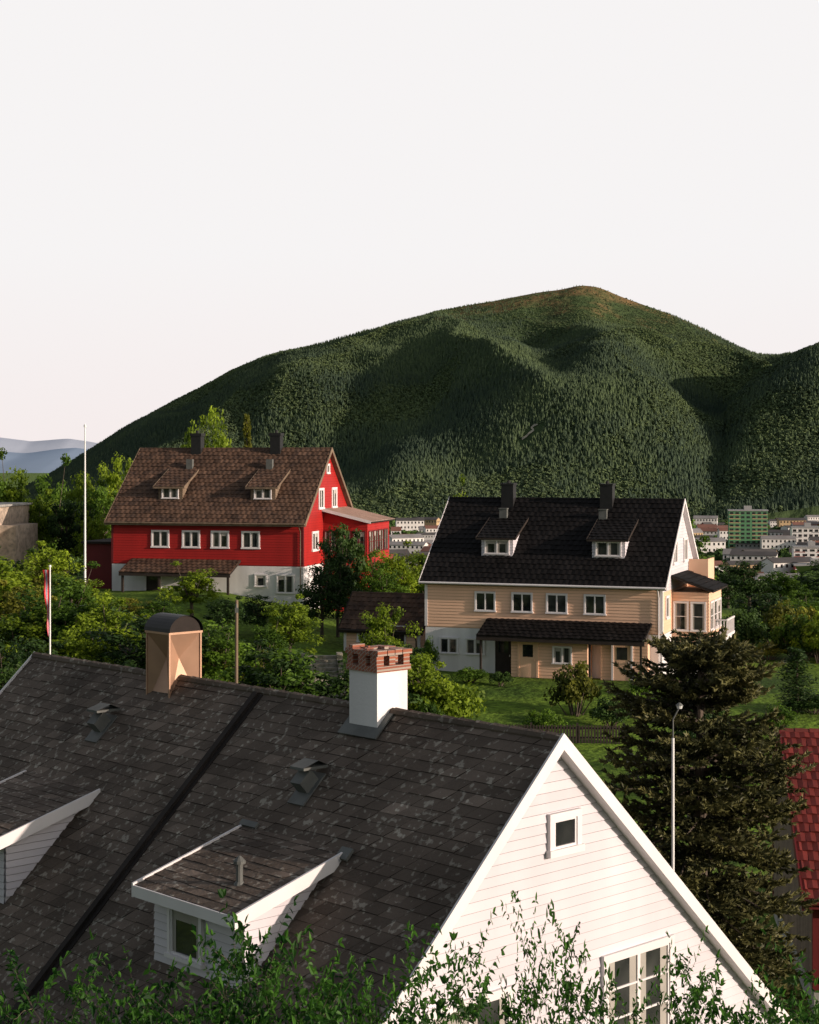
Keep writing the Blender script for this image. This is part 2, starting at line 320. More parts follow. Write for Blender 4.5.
for a in [
 ('tree',212,136,414,56,'bright','behind the red house'),('tree',188,134,424,40,'bright','behind the red house'),('conifer',247,138,414,34,'olive','behind the red house'),
 ('tree',12,142,456,64,'bright','on the wooded hillside'),('tree',52,150,462,60,'mid','on the wooded hillside'),('tree',88,140,464,58,'bright','on the wooded hillside'),('tree',122,135,455,46,'bright','on the wooded hillside'),('tree',104,128,480,50,'mid','beside the red house'),
 ('tree',-20,140,458,64,'mid','on the wooded hillside'),('tree',40,126,482,54,'bright','near the stone house'),('tree',66,124,494,50,'dark','near the stone house'),('tree',92,122,505,40,'bright','near the stone house'),
 ('tree',48,100,536,70,'bright','in the terraced garden'),('tree',15,100,552,60,'dark','in the terraced garden'),('tree',78,96,575,60,'bright','in the terraced garden'),('tree',22,90,590,66,'mid','in the terraced garden'),('tree',68,86,604,66,'dark','in the terraced garden'),('tree',0,84,605,60,'olive','in the terraced garden'),
 ('tree',40,76,632,80,'dark','below the garden terrace'),('tree',100,80,625,60,'mid','below the garden terrace'),('tree',5,72,640,70,'dark','below the garden terrace'),
 ('tree',192,99,564,60,'bright','below the porch of the red house'),('tree',226,93,592,50,'dark','on the slope below the red house'),('tree',290,88,590,66,'bright','on the slope below the red house'),('tree',258,96,596,50,'dark','on the slope below the red house'),('tree',160,95,600,50,'mid','on the slope below the red house'),('tree',128,97,596,44,'olive','on the slope below the red house'),
 ('tree',345,101,516,52,'dark','against the gable of the red house'),('tree',338,99,540,50,'dark','against the gable of the red house'),('tree',322,97,566,56,'dark','on the slope between the houses'),('tree',370,108,552,50,'mid','on the slope between the houses'),('tree',398,114,545,50,'bright','on the slope between the houses'),('tree',425,116,552,56,'bright','on the slope between the houses'),('tree',386,106,572,50,'mid','near the small shed'),
 ('tree',388,80,604,60,'bright','beside the white chimney'),('tree',460,134,482,38,'bright','behind the beige house'),('bush',446,74,664,80,'bright','on the lawn of the beige house'),('tree',405,76,655,50,'mid','beside the lawn'),('tree',255,80,640,60,'dark','on the slope'),('tree',215,80,650,60,'dark','on the slope'),
 ('bush',575,77.5,652,62,'olive','in front of the beige house porch'),('bush',430,88,632,18,'mid','at the corner of the beige house'),('bush',500,83.5,668,26,'dark','at the porch corner'),('bush',470,84.5,664,40,'mid','under the basement windows'),('bush',545,74,704,44,'mid','at the fence'),('bush',610,75,690,50,'dark','at the fence'),('bush',635,77,670,40,'mid','at the corner of the beige house'),
 ('tree',735,98,628,44,'mid','beside the beige house'),('tree',750,125,560,60,'dark','at the edge of the garden'),('tree',780,132,566,60,'mid','at the edge of the garden'),('tree',808,112,596,70,'mid','at the edge of the garden'),('tree',728,140,566,44,'dark','behind the beige house'),('tree',765,112,590,60,'dark','at the edge of the garden'),('tree',830,128,560,70,'dark','at the edge of the garden'),
 ('cypress',797,78,645,40,'dark','on the lawn'),('bush',768,94,640,46,'olive','on the lawn'),('bush',815,78,690,60,'dark','on the lawn'),('bush',775,74,700,50,'mid','on the lawn'),
 ('bush',815,96,628,60,'bright','at the edge of the garden'),('bush',650,78,694,30,'mid','at the corner of the beige house'),
 ('bush',800,58,730,60,'dark','behind the red-tiled house'),('bush',752,62,710,60,'mid','behind the red-tiled house'),('tree',700,66,690,60,'dark','behind the monkey puzzle tree')]: tree_at(*a)
k=0;tries=0
while k<88 and tries<4000:
    tries+=1
    y=66+random.random()*50; px=random.uniform(-40,440); x=(px-CX)/F*y
    if (-23<x<1 and y>104.5) or (-2<x<16 and 80<y) or (-6<x<2 and 86<y<100): continue
    if 284<px<358 and y<85: continue
    h=1.8+3.4*random.random()**1.4; z=float(ground(x,y)); top=HY-F*(z+h)/y
    lim=np.interp(px,[-40,100,112,300,312,335,345,390,425,440],[545,560,600,600,560,560,612,640,645,680])
    if top<lim: continue
    put_tree('tree' if h>2.6 else 'bush',x,y,h,h*random.uniform(.7,1.3),random.choice(['mid','dark','dark','olive','bright','bright','mid']),'growing on the garden slope'); k+=1
k=0;tries=0
while k<22 and tries<3000:
    tries+=1; y=92+random.random()*38; px=random.uniform(728,870); x=(px-CX)/F*y; h=1.5+2.5*random.random(); z=float(ground(x,y))
    if HY-F*(z+h)/y<595 : continue
    put_tree('bush',x,y,h,h*random.uniform(1.,1.5),random.choice(['mid','dark','olive','bright']),'at the far edge of the lawn'); k+=1
k=0;tries=0
while k<70 and tries<5000:
    tries+=1
    y=135+random.random()*90; px=random.random()*1000-80; x=(px-CX)/F*y; z=float(ground(x,y)); h=4+4*random.random()
    lim=468 if px<110 else (450 if px<330 else (548 if px<440 else (505 if px<680 else 580)))
    top=HY-F*(z+h)/y
    if top<lim: continue
    put_tree('tree',x,y,h,h*.8,random.choice(['mid','dark','bright','mid']),'in the wood behind the houses'); k+=1

# forests as mass
def conT(rng):
    out=[]
    for (z0,z1,r) in ((0.0,.62,.23),(.34,1.,.165)):
        a=np.arange(5)*math.pi/2.5+rng.random()*2; R=r*(.7+.6*rng.random(5)); zz=z0+.12*rng.random(5)
        ring=np.stack([np.cos(a)*R,np.sin(a)*R,zz],1); tip=np.array([0,0,z1])
        for i in range(5): out+= [ring[i],ring[(i+1)%5],tip]
    return np.array(out)
def decT(rng,n=16):
    d=nrm(rng.normal(size=(n,3))); c=d*np.array([.36,.36,.4])*(.7+.3*rng.random((n,1)))+np.array([0,0,.52]); nn=nrm(d+rng.normal(size=(n,3))*.4); t=nrm(np.cross(nn,rng.normal(size=(n,3)))); b=np.cross(nn,t); s=.23 if n<30 else .17
    return np.stack([c-t*s-b*s*.6,c+t*s-b*s*.6,c+b*s],1).reshape(-1,3)
def scatter(pos,hs,ws,tt,temps,rng):
    V_=[];T_=[]; idx=rng.integers(0,len(temps),len(pos))
    for q,T in enumerate(temps):
        s=idx==q; n=s.sum()
        if n==0: continue
        a=rng.random(n)*6.28; c,si=np.cos(a)[:,None],np.sin(a)[:,None]
        x=(T[None,:,0]*c-T[None,:,1]*si)*ws[s][:,None]; y=(T[None,:,0]*si+T[None,:,1]*c)*ws[s][:,None]; z=T[None,:,2]*hs[s][:,None]
        v=np.stack([x,y,z],-1)+pos[s][:,None,:]; V_.append(v.reshape(-1,3)); kt=len(T)//3
        T_.append((np.repeat(tt[s],kt)+rng.normal(size=n*kt)*.06))
    return np.concatenate(V_),np.clip(np.concatenate(T_),0,2)
rng=np.random.default_rng(5)
n=250000; a=rng.uniform(-.29,.34,n); y=1460+1170*rng.random(n)**1.15; x=a*y; z=mount(x,y)
pat=fbm(x/110,y/130,6,20); ok=(z>-64)&(rng.random(n)>np.clip((z-130)/150,0,.78))
for p_ in PT[::2]: ok&=((x-p_[0])**2+((y-p_[1]+6))**2)>8**2
x,y,z,pat=x[ok],y[ok],z[ok],pat[ok]; n=len(x)
isd=(pat+rng.normal(size=n)*.05+np.clip(z/1500,0,.06))>.57
h=rng.uniform(3.4,8.2,n)*np.interp(z,[-60,80,200,300],[1.2,.92,.58,.33]); base=np.stack([x,y,z-.5],1)
big=fbm(x/70,y/90,5,44)*1.5-.68
v1,t1=scatter(base[~isd],h[~isd],h[~isd]*1.1,np.clip(rng.uniform(.0,.45,(~isd).sum())+big[~isd]*.9+z[~isd]/1400,0,1.2),[conT(rng) for _ in range(6)],rng)  # tint lightens with height, painting sunlit upper slopes
v2,t2=scatter(base[isd],h[isd]*.66,h[isd]*.74,np.clip(rng.uniform(.3,1.0,isd.sum())+big[isd]+z[isd]/1000,.2,1.6),[decT(rng) for _ in range(6)],rng)  # same height-based lightening for broadleaf trees, sunlight put into tint
o=bpy.data.objects.new('mountain_forest',arrmesh('mountain_forest',np.concatenate([v1,v2]),3,np.concatenate([t1,t2]),[M['forest']])); COL.objects.link(o)
setp(o,'dense conifer and birch forest covering the mountain slopes','forest',None,'stuff')
n=15000; y=215+1250*rng.random(n)**.75; a=rng.uniform(-.32,.36,n); x=a*y; z=ground(x,y); h=rng.uniform(6,12,n)
ok=fbm(x/60,y/60,3,31)>.36; ok&=(HY-F*(z+h)/y)>np.where(CX+a*F<110,474,508); x,y,z,h=x[ok],y[ok],z[ok],h[ok]
v,t=scatter(np.stack([x,y,z-.4],1),h,h*.95,rng.uniform(.2,1.3,len(x)),[decT(rng,70) for _ in range(8)],rng)
o=bpy.data.objects.new('valley_wood',arrmesh('valley_wood',v,3,t,[M['vforest']])); COL.objects.link(o)
setp(o,'leafy woodland between the houses in the valley','forest',None,'stuff')

# ------------------------------------------------------------------ house toolkit
UX=V3(1,0,0);UY=V3(0,1,0);UZ=V3(0,0,1)
def tiles(mb,O,U,Vd,N,lu,lv,tw,th,thick,cut=0.,seed=0,m=0):
    r=random.Random(seed); O=Vector(O); nv=max(1,round(lv/th)); th=lv/nv; nu=int(lu/tw)+3
    for j in range(nv):
        off=((-tw/2 if j%2 else 0) if cut==0 else -((j*cut)%1.)*tw)+(r.uniform(-.05,.05)*tw if cut==0 else 0)
        for i in range(nu):
            t=max(.05,r.gauss(1,.42)); hb=thick*(1+r.uniform(-.35,.5)); v0=j*th
            p=lambda u,v,h:O+U*u+Vd*v+N*h
            cl=lambda u:min(lu,max(0,u))
            if cut>0:
                if r.random()<.05: t+=1.3
                c=cut*tw; j1=r.uniform(-.04,.04)*tw; a0=i*tw+off; a1=a0+tw*.98; v1=v0+th*(1+r.uniform(-.05,.05)); hb2=hb*(1+r.uniform(-.4,.4))
                q=[cl(a0),cl(a1),cl(a1-c+j1),cl(a0-c+j1)]
                if q[1]-q[0]<.01 and q[2]-q[3]<.01: continue
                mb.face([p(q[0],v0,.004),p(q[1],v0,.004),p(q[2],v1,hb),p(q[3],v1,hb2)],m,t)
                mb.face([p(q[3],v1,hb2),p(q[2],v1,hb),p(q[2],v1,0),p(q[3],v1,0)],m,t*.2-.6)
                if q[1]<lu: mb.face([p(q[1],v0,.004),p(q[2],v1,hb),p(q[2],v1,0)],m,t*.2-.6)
            else:
                u0=max(0,i*tw+off); u1=min(lu,(i+1)*tw+off-tw*.02)
                if u1-u0<tw*.1: continue
                v1=v0+th*(1+r.uniform(-.07,.07))
                um=(u0+u1)/2; b=thick*.7
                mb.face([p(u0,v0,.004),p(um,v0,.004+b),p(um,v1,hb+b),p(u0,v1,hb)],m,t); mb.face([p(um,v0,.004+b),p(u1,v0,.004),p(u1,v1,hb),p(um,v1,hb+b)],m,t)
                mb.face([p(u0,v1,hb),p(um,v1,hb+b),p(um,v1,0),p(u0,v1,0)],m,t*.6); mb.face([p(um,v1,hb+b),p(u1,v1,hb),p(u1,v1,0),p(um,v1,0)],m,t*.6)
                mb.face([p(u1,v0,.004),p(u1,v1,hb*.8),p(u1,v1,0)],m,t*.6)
def boards(mb,O,U,N,z0,z1,span,pitch=.15,m=0,seed=0,m2=None,zs=1e9):
    r=random.Random(seed); O=Vector(O); z=z0; g=.014
    while z<z1-1e-3:
        zt=min(z+pitch,z1); a0,b0=span(z); a1,b1=span(zt); t=r.gauss(1,.5); mm=m2 if (m2 is not None and z>=zs) else m
        if b0-a0>.02 and b1>a1:
            p=lambda u,zz,n:O+U*u+UZ*zz+N*n
            mb.face([p(a0,z,.034),p(b0,z,.034),p(b1,zt-g,.014),p(a1,zt-g,.014)],mm,t)
            mb.face([p(a1,zt-g,.0139),p(b1,zt-g,.0139),p(b1,zt,.008),p(a1,zt,.008)],mm,-9)  # gap between boards tinted dark, painting in the overlap's shadow line
            mb.face([p(a0,z,.0),p(b0,z,.0),p(b0,z,.034),p(a0,z,.034)],mm,-5)  # board underside darkened too, shade put into its tint
        z=zt
def window(parent,Pc,U,N,w,h,cols=2,rows=1,c=.1,trim='white',curt=True,name='window',kc=None):
    mb=MB(); O=Vector(Pc)+N*.03; W=UZ
    mb.obox(O,U,W,N,-w/2-c,w/2+c,h/2,h/2+c,-.03,.06); mb.obox(O,U,W,N,-w/2-c-.03,w/2+c+.03,-h/2-c,-h/2,-.03,.09)
    mb.obox(O,U,W,N,-w/2-c,-w/2,-h/2,h/2,-.03,.058); mb.obox(O,U,W,N,w/2,w/2+c,-h/2,h/2,-.03,.058)
    s=.035
    for i in range(cols):
        a=-w/2+i*w/cols; b=a+w/cols
        for (u0,u1,v0,v1) in ((a,a+s,-h/2,h/2),(b-s,b,-h/2,h/2),(a+s,b-s,h/2-s,h/2),(a+s,b-s,-h/2,-h/2+s)): mb.obox(O,U,W,N,u0,u1,v0,v1,-.02,.04)
        for j in range(1,rows):
            vv=-h/2+j*h/rows; mb.obox(O,U,W,N,a+s,b-s,vv-.015,vv+.015,-.02,.035)
    q=lambda u0,u1,v0,v1,n,m:mb.face([O+U*u0+W*v0+N*n,O+U*u1+W*v0+N*n,O+U*u1+W*v1+N*n,O+U*u0+W*v1+N*n],m)
    q(-w/2,w/2,-h/2,h/2,.012,1)
    if curt:
        for i in range(cols):
            a=-w/2+i*w/cols; b=a+w/cols; k=(kc or random.uniform(.10,.2))*(b-a); q(a+s,a+s+k,-h/2+s,h/2-s,.016,2); q(b-s-k,b-s,-h/2+s,h/2-s,.016,2)
            if random.random()<.4: q(a+s+k,b-s-k,h/2-s-.22*h,h/2-s,.016,2)
    return mb.build(name,[trim,'glass','curtain'],parent)
def door(parent,Pc,U,N,w,h,mt='darkwood',trim='white'):
    mb=MB();O=Vector(Pc)+N*.02
    mb.obox(O,U,UZ,N,-w/2,w/2,0,h,-.02,.03,0); mb.obox(O,U,UZ,N,-w/2-.1,-w/2,0,h,-.02,.06,1); mb.obox(O,U,UZ,N,w/2,w/2+.1,0,h,-.02,.06,1); mb.obox(O,U,UZ,N,-w/2-.1,w/2+.1,h,h+.1,-.02,.065,1)
    mb.obox(O,U,UZ,N,-w*.3,w*.3,h*.55,h*.88,.03,.04,2); mb.obox(O,U,UZ,N,w*.36,w*.4,h*.45,h*.5,.03,.08,1)
    return mb.build('door',[mt,trim,'glass'],parent)
class House: pass
def gable(E,L,D,ze,zr,zb,ohe,ohg,wall,roofm,tw,th,thick,cut=0,trim='white',found='plaster',pitch=.15,seed=0,corner='white',fas=.2,gwall=None,barge=.24,soff=True):
    H=House(); H.E=E;H.L=L;H.D=D;H.ze=ze;H.zr=zr; k=(zr-ze)/(D/2); H.k=k; zm=lambda y:ze+k*(y if y<D/2 else D-y); H.zm=zm
    mb=MB(); mb.exx([(0,zb-.05),(D,zb-.05),(D,ze-.1),(D/2,zr-.1),(0,ze-.1)],0,L)
    full=lambda w:(lambda z:(0,w)); gs=lambda z:(max(0,(z+.1-ze)/k),D-max(0,(z+.1-ze)/k))
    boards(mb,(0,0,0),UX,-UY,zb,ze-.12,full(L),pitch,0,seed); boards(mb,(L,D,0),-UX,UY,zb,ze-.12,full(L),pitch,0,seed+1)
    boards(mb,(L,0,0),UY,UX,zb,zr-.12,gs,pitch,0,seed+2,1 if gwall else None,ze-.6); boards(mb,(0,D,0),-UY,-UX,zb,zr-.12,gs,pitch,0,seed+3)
    H.wall=mb.build('wall',[wall,gwall or wall],E)
    mb=MB(); mb.box((-.012,-.012,-2.2),(L+.012,D+.012,zb-.06)); H.found=mb.build('foundation',[found],E)
    for (x,y,sx,sy) in ((0,0,-1,-1),(L,0,1,-1),(L,D,1,1),(0,D,-1,1)):
        mb=MB(); mb.box((x-.11 if sx>0 else x-.045,y-.045 if sy<0 else y-.11,zb),(x+.045 if sx>0 else x+.11,y+.11 if sy<0 else y+.045,ze-.12))
        mb.build('corner_board',[corner],E)
    mb=MB(); f=-ohe; x0=-ohg;x1=L+ohg
    mb.exx([(f,zm(f)),(D/2,zr),(D/2,zr-.14),(f,zm(f)-.14)],x0,x1,1)
    mb.exx([(D+ohe,zm(f)),(D/2,zr),(D/2,zr-.14),(D+ohe,zm(f)-.14)],x0,x1,1)
    sl=math.sqrt(1+k*k); lv=(D/2+ohe)*sl
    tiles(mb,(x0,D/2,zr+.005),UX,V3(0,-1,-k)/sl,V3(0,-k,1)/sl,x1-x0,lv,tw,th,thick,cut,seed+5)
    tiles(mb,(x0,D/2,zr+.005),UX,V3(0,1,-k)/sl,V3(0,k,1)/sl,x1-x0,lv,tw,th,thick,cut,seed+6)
    x=x0; r=random.Random(seed)
    while x<x1-.02:
        xe=min(x+.36,x1); mb.tube((x,D/2,zr-.02),(xe+.0,D/2,zr-.02),.09,.075,8,0,True,r.uniform(.6,1.3)); x=xe
    H.roof=mb.build('roof',[roofm,'deck'],E)
    mb=MB()
    for xa,xb in ((x1+.002,x1+.04),(x0-.04,x0-.002)):
        for s in (1,-1):
            Y_=lambda y:y if s>0 else D-y
            mb.exx([(Y_(f),zm(f)+.07),(Y_(D/2),zr+.07),(Y_(D/2),zr-barge),(Y_(f),zm(f)-barge)],xa,xb)
    mb.box((x0,f-.035,zm(f)-fas),(x1,f-.002,zm(f)+.0)); mb.box((x0,D+ohe+.002,zm(f)-fas),(x1,D+ohe+.035,zm(f)))
    mb.build('bargeboard',[trim],E)
    mb=MB()
    for s in (1,-1):
        Y_=lambda y:y if s>0 else D-y
        mb.exx([(Y_(f),zm(f)-.145),(Y_(D/2),zr-.145),(Y_(D/2),zr-.165),(Y_(f),zm(f)-.165)],L+.01,x1)
    if soff: mb.build('soffit',[trim],E)
    mb=MB(); mb.tube((x0,f-.1,zm(f)-.04),(x1,f-.1,zm(f)-.04),.06,.06,8); mb.tube((L-.15,f-.1,zm(f)-.05),(L-.15,-.1,zm(f)-.55),.035,.035,6); mb.tube((L-.15,-.1,zm(f)-.55),(L-.15,-.1,.2),.035,.035,6)
    mb.build('gutter',[trim],E)
    return H
def dormer(H,x0,x1,yf,zf,ks,oh,wall,roofm,tw,th,thick,cut,ww,wh,cols=2,trim='white',pitch=.12,seed=0,sideov=.15,fth=.18,wcx=None):
    E=H.E; zb=H.zm(yf)-.05; ym=(zf-ks*yf-H.ze)/(H.k-ks); zmm=H.zm(ym)
    mb=MB(); mb.exx([(yf,zb),(yf,zf-.02),(ym,zmm-.02),(ym,zmm-.1)],x0,x1)
    boards(mb,(x0,yf,0),UX,-UY,zb+.05,zf-.1,lambda z:(0,x1-x0),pitch,0,seed)
    def sp2(z):
        b=(z-H.ze)/H.k-yf; a=0 if z<zf-.06 else (z-(zf-.06))/ks
        return (a,b)
    boards(mb,(x1,yf,0),UY,UX,zb+.05,zmm-.1,sp2,pitch,0,seed+1)
    boards(mb,(x0,yf,0),UY,-UX,zb+.05,zmm-.1,sp2,pitch,0,seed+2)
    D_=mb.build('dormer',[wall],E)
    z0=zf-ks*oh; y0=yf-oh; ye=ym+.1; zE=zf+ks*(ye-yf)
    mb=MB(); mb.exx([(y0,z0+.03),(ye,zE+.03),(ye,zE-.05),(y0,z0-.05)],x0-sideov,x1+sideov,1)
    s=math.sqrt(1+ks*ks)
    tiles(mb,(x0-sideov,ye,zE+.035),UX,V3(0,-1,-ks)/s,V3(0,-ks,1)/s,x1-x0+2*sideov,(ye-y0)*s,tw,th,thick,cut,seed+3)
    mb.build('dormer_roof',[roofm,'deck'],D_)
    mb=MB()
    for xa,xb in ((x1+sideov+.002,x1+sideov+.04),(x0-sideov-.04,x0-sideov-.002)):
        mb.exx([(y0-.03,z0+.07),(ye-.1,zE+.07-.1*ks),(ye-.1,zE+.07-fth-.1*ks),(y0-.03,z0+.07-fth)],xa,xb)
    mb.box((x0-sideov,y0-.035,z0+.04-fth*.8),(x1+sideov,y0-.002,z0+.04)); mb.build('fascia',[trim],D_)
    window(D_,((x0+x1)/2 if wcx is None else wcx,yf,(zb+.05+zf-.1)/2+.02),UX,-UY,ww,wh,cols,1,.06,'white')
    return D_

# ------------------------------------------------------------------ white house
W=6.0; OG=.2
ux,uy=.691,-.723; pxv,pyv=.723,.691
ox=-7.68+OG*ux-W*pxv; oy=34.67+OG*uy-W*pyv
E=empty('white_house',(ox,oy,-12.5),-46.3,'white clapboard house with brown slate gable roof and dormers','house')
L=14.3-2*OG; S=.35-OG
H=gable(E,L,12,2.86,8.5,.6,.45,OG,'whitewall','slate',.36,.20,.012,.45,'white','plaster',.145,100,fas=.22,barge=.17)
dormer(H,9.12+S,11.24+S,2.32,6.20,.28,.27,'whitewall','slate',.34,.19,.011,.45,.72,.70,1,pitch=.12,seed=120,sideov=.15,fth=.21,wcx=9.95+S)
dormer(H,2.67+S,4.78+S,2.32,6.20,.28,.27,'whitewall','slate',.34,.19,.011,.45,.72,.70,1,pitch=.12,seed=130,sideov=.15,fth=.21,wcx=3.5+S)
window(E,(L,6.22,7.08),UY,UX,.50,.42,1,1,.10,curt=False)
window(E,(L,7.92,4.33),UY,UX,1.5,1.35,2,3,.10,curt=True,kc=.22)
window(E,(L,4.25,4.33),UY,UX,1.5,1.35,2,3,.10)
window(E,(L,3,1.8),UY,UX,1.2,1.1,2,1,.1); window(E,(L,8.6,1.8),UY,UX,1.2,1.1,2,1,.1)
k=.94; s=math.sqrt(1+k*k); Vd=V3(0,-1,-k)/s; Nd=V3(0,-k,1)/s
xs_=7.05+S
mb=MB(); mb.obox((xs_,6,8.5),UX,Vd,Nd,-.06,.06,.1,8.6,.0,.09); mb.obox((xs_,6,8.5),UX,Vd,Nd,-.15,.15,.1,8.6,.0,.03); mb.build('roof_seam',['deck'],H.roof)
for (x,w_) in ((14.3-10.3-OG,.94),(14.3-4.19-OG,1.17)):
    mb=MB(); O=V3(x,6-w_,8.5-k*w_)
    mb.obox(O,UX,Vd,Nd,-.19,.19,-.22,.42,.02,.045); mb.obox(O,UX,Vd,Nd,-.12,.12,-.1,.2,.045,.28)
    mb.obox(O,UX,UY,UZ,-.17,.17,-.30,.2,.27,.31); mb.face([O+V3(-.17,-.30,.31),O+V3(.17,-.30,.31),O+V3(.17,.0,.40),O+V3(-.17,.0,.40)]); mb.face([O+V3(-.17,.2,.31),O+V3(.17,.2,.31),O+V3(.17,.0,.40),O+V3(-.17,.0,.40)])
    mb.build('roof_vent',['metal'],H.roof)
mb=MB(); c=V3(10.6+S,2.75,6.29); mb.tube(c,c+V3(0,0,.40),.05,.05,10); mb.tube(c+V3(0,0,.36),c+V3(0,0,.40),.09,.09,10); mb.tube(c+V3(0,0,.40),c+V3(0,0,.47),.09,.02,10); mb.tube(c+V3(0,0,-.03),c+V3(0,0,.1),.14,.06,10); mb.build('vent_pipe',['metal'],H.roof)
mb=MB(); mb.obox((8.95+S,6,8.5),UX,Vd,Nd,-.05,.35,2.5,2.6,.02,.07); mb.build('flashing',['metal'],H.roof)
mb=MB(); mb.obox((11.35+S,6,8.5),UX,Vd,Nd,-.02,.22,2.55,2.75,.03,.08); mb.build('flashing',['metal'],H.roof)
cx=14.3-3.907-OG; mb=MB(); y=6.0; q=.33
mb.box((cx-q,y-q,7.6),(cx+q,y+q,9.14),0)
mb.obox((cx,y,8.52),UX,Vd,Nd,-.45,.45,.1,.62,.02,.045,2)
mb.box((cx-.37,y-.37,9.14),(cx+.37,y+.37,9.23),1)
rr=random.Random(4)
for sx in (-1,0,1):
    for sy in (-1,0,1):
        if sx or sy:
            w2=.06+.03*rr.random(); o1=rr.uniform(-.02,.02); mb.box((cx+sx*.28-w2+o1,y+sy*.28-w2,9.23),(cx+sx*.28+w2+o1,y+sy*.28+w2,9.40),1)
mb.box((cx-.14,y-.14,9.2),(cx+.14,y+.14,9.38),3)
for sy in (-1,1):
    for i in range(4):
        o1=rr.uniform(-.02,.02); mb.box((cx-.39+i*.198,y+sy*.28-.10+o1,9.40),(cx-.39+i*.198+.185,y+sy*.28+.10+o1,9.47+.02*rr.random()),1)
for sx in (-1,1):
    for i in range(2):
        o1=rr.uniform(-.02,.02); mb.box((cx+sx*.28-.10+o1,y-.16+i*.165,9.40),(cx+sx*.28+.10+o1,y-.16+i*.165+.15,9.47+.02*rr.random()),1)
for i in range(4): mb.box((cx-.33+.17*i,y-.34+.5*rr.random()*(i%2),9.49),(cx-.24+.17*i,y-.2+.3*rr.random(),9.50+.06*rr.random()),1)
mb.build('chimney',['plaster','brick','metal','deck','concrete'],H.roof)
cx=14.3-9.48-OG; mb=MB(); h0,h1=8.0,9.32; r=.35
for (U,N) in ((UX,-UY),(UX,UY),(UY,UX),(UY,-UX)):
    O=V3(cx,y,0)+N*r; p=[O-U*r+UZ*h0,O+U*r+UZ*h0,O+U*r+UZ*h1,O-U*r+UZ*h1]; c=O-N*.19+UZ*(.35*h0+.65*h1)
    for i in range(4): mb.face([p[i],p[(i+1)%4],c],0,(.6,1.1,.9,1.4)[i])
for sx in (-1,1):
    for sy in (-1,1): mb.box((cx+sx*r-.015,y+sy*r-.015,h0),(cx+sx*r+.015,y+sy*r+.015,h1),0)
mb.box((cx-.38,y-.38,h1),(cx+.38,y+.38,h1+.04),0)
n=14; R=.38
arc=[(R*math.cos(math.pi*i/n),h1+.04+.30*math.sin(math.pi*i/n)) for i in range(n+1)]
for i in range(n):
    a,b=arc[i],arc[i+1]; mb.face([(cx-.40,y+a[0],a[1]),(cx+.40,y+a[0],a[1]),(cx+.40,y+b[0],b[1]),(cx-.40,y+b[0],b[1])],1)
mb.face([(cx+.34,y+q_[0]*.95,q_[1]-.01) for q_ in arc],2); mb.face([(cx-.34,y+q_[0]*.95,q_[1]-.01) for q_ in arc],2)
mb.build('chimney_cap',['copper','darkmetal','deck'],H.roof)

# ------------------------------------------------------------------ beige house
E=empty('beige_house',(.86,89.3,-11.1),-20,'beige clapboard house with black tiled roof, two chimneys and porch','house')
H=gable(E,12.6,9.4,4.96,9.0,2.35,.3,.25,'beige','blackroof',.33,.36,.03,0,'white','plaster',.16,200,corner='white',gwall='whitewall',fas=.1,barge=.16)
for xc in (3.3,5.3,7.15,9.15): window(E,(xc,0,3.72),UX,-UY,1.0,.92,2,1,.07,curt=False)
for xc in (1.3,2.75): window(E,(xc,-.01,1.35),UX,-UY,.95,.75,2,1,.06)
for i,xc in enumerate((3.55,9.55)): dormer(H,xc-.85,xc+.85,1.25,7.05,.40,.25,'whitewall','blackroof',.33,.36,.03,0,1.25,.68,2,'darkwood',.15,220+i*5,.22,.12)
for xc in (3.25,8.75):
    mb=MB(); mb.box((xc-.34,4.1,7.8),(xc+.34,4.7,9.80),0); mb.box((xc-.38,4.06,9.74),(xc+.38,4.74,9.84),0); mb.box((xc-.22,3.35,7.4),(xc+.2,3.6,8.45),1); mb.box((xc-.25,3.3,8.45),(xc+.23,3.65,8.5),1); mb.tube((xc,4.4,9.83),(xc,4.4,9.98),.1,.1,8,0)
    mb.build('chimney',['darkmetal','metal'],H.roof)
mb=MB(); x0,x1=3.4,12.1; mb.exx([(0,2.85),(-1.9,2.15),(-1.9,2.05),(0,2.75)],x0,x1,1); ks=.368; sq=math.sqrt(1+ks**2)
tiles(mb,(x0,0,2.86),UX,V3(0,-1,-ks)/sq,V3(0,-ks,1)/sq,x1-x0,1.95*sq,.33,.36,.03,0,230)
R_=mb.build('porch_roof',['blackroof','deck'],E)
mb=MB(); mb.box((x0,-1.93,1.9),(x1,-1.84,2.06))
for xc in (3.6,9.3,11.9): mb.box((xc-.05,-1.8,-1),(xc+.05,-1.70,1.95))
mb.build('porch_post',['darkwood'],E)
mb=MB(); mb.box((5.0,-1.0,-.9),(9.0,-.02,2.0)); boards(mb,(5.0,-1.0,0),UX,-UY,-.8,2.0,lambda z:(0,4.0),.16,0,5)
mb.box((9.6,-.6,-.9),(12.0,-.02,2.0)); boards(mb,(9.6,-.6,0),UX,-UY,-.8,2.0,lambda z:(0,2.4),.16,0,6); mb.build('porch_wall',['beige'],E)
door(E,(4.3,0,0),UX,-UY,.9,2.0,'darkwood'); door(E,(5.9,-1.0,0),UX,-UY,.9,1.9,'beige','beige'); window(E,(7.7,-1.0,1.2),UX,-UY,.9,.8,2,1,.06); door(E,(10.7,-.6,0),UX,-UY,.9,1.9,'beige')
BX=14.5
mb=MB(); mb.box((12.6,2.4,-1.6),(BX,6.2,4.3)); boards(mb,(12.6,2.4,0),UX,-UY,1.6,4.3,lambda z:(0,BX-12.6),.16,0,7); boards(mb,(BX,2.4,0),UY,UX,1.6,4.3,lambda z:(0,3.8),.16,0,8)
mb.box((12.62,2.36,-1.6),(BX+.04,6.24,1.58),1); mb.build('bay_wall',['beige','plaster'],E)
mb=MB()
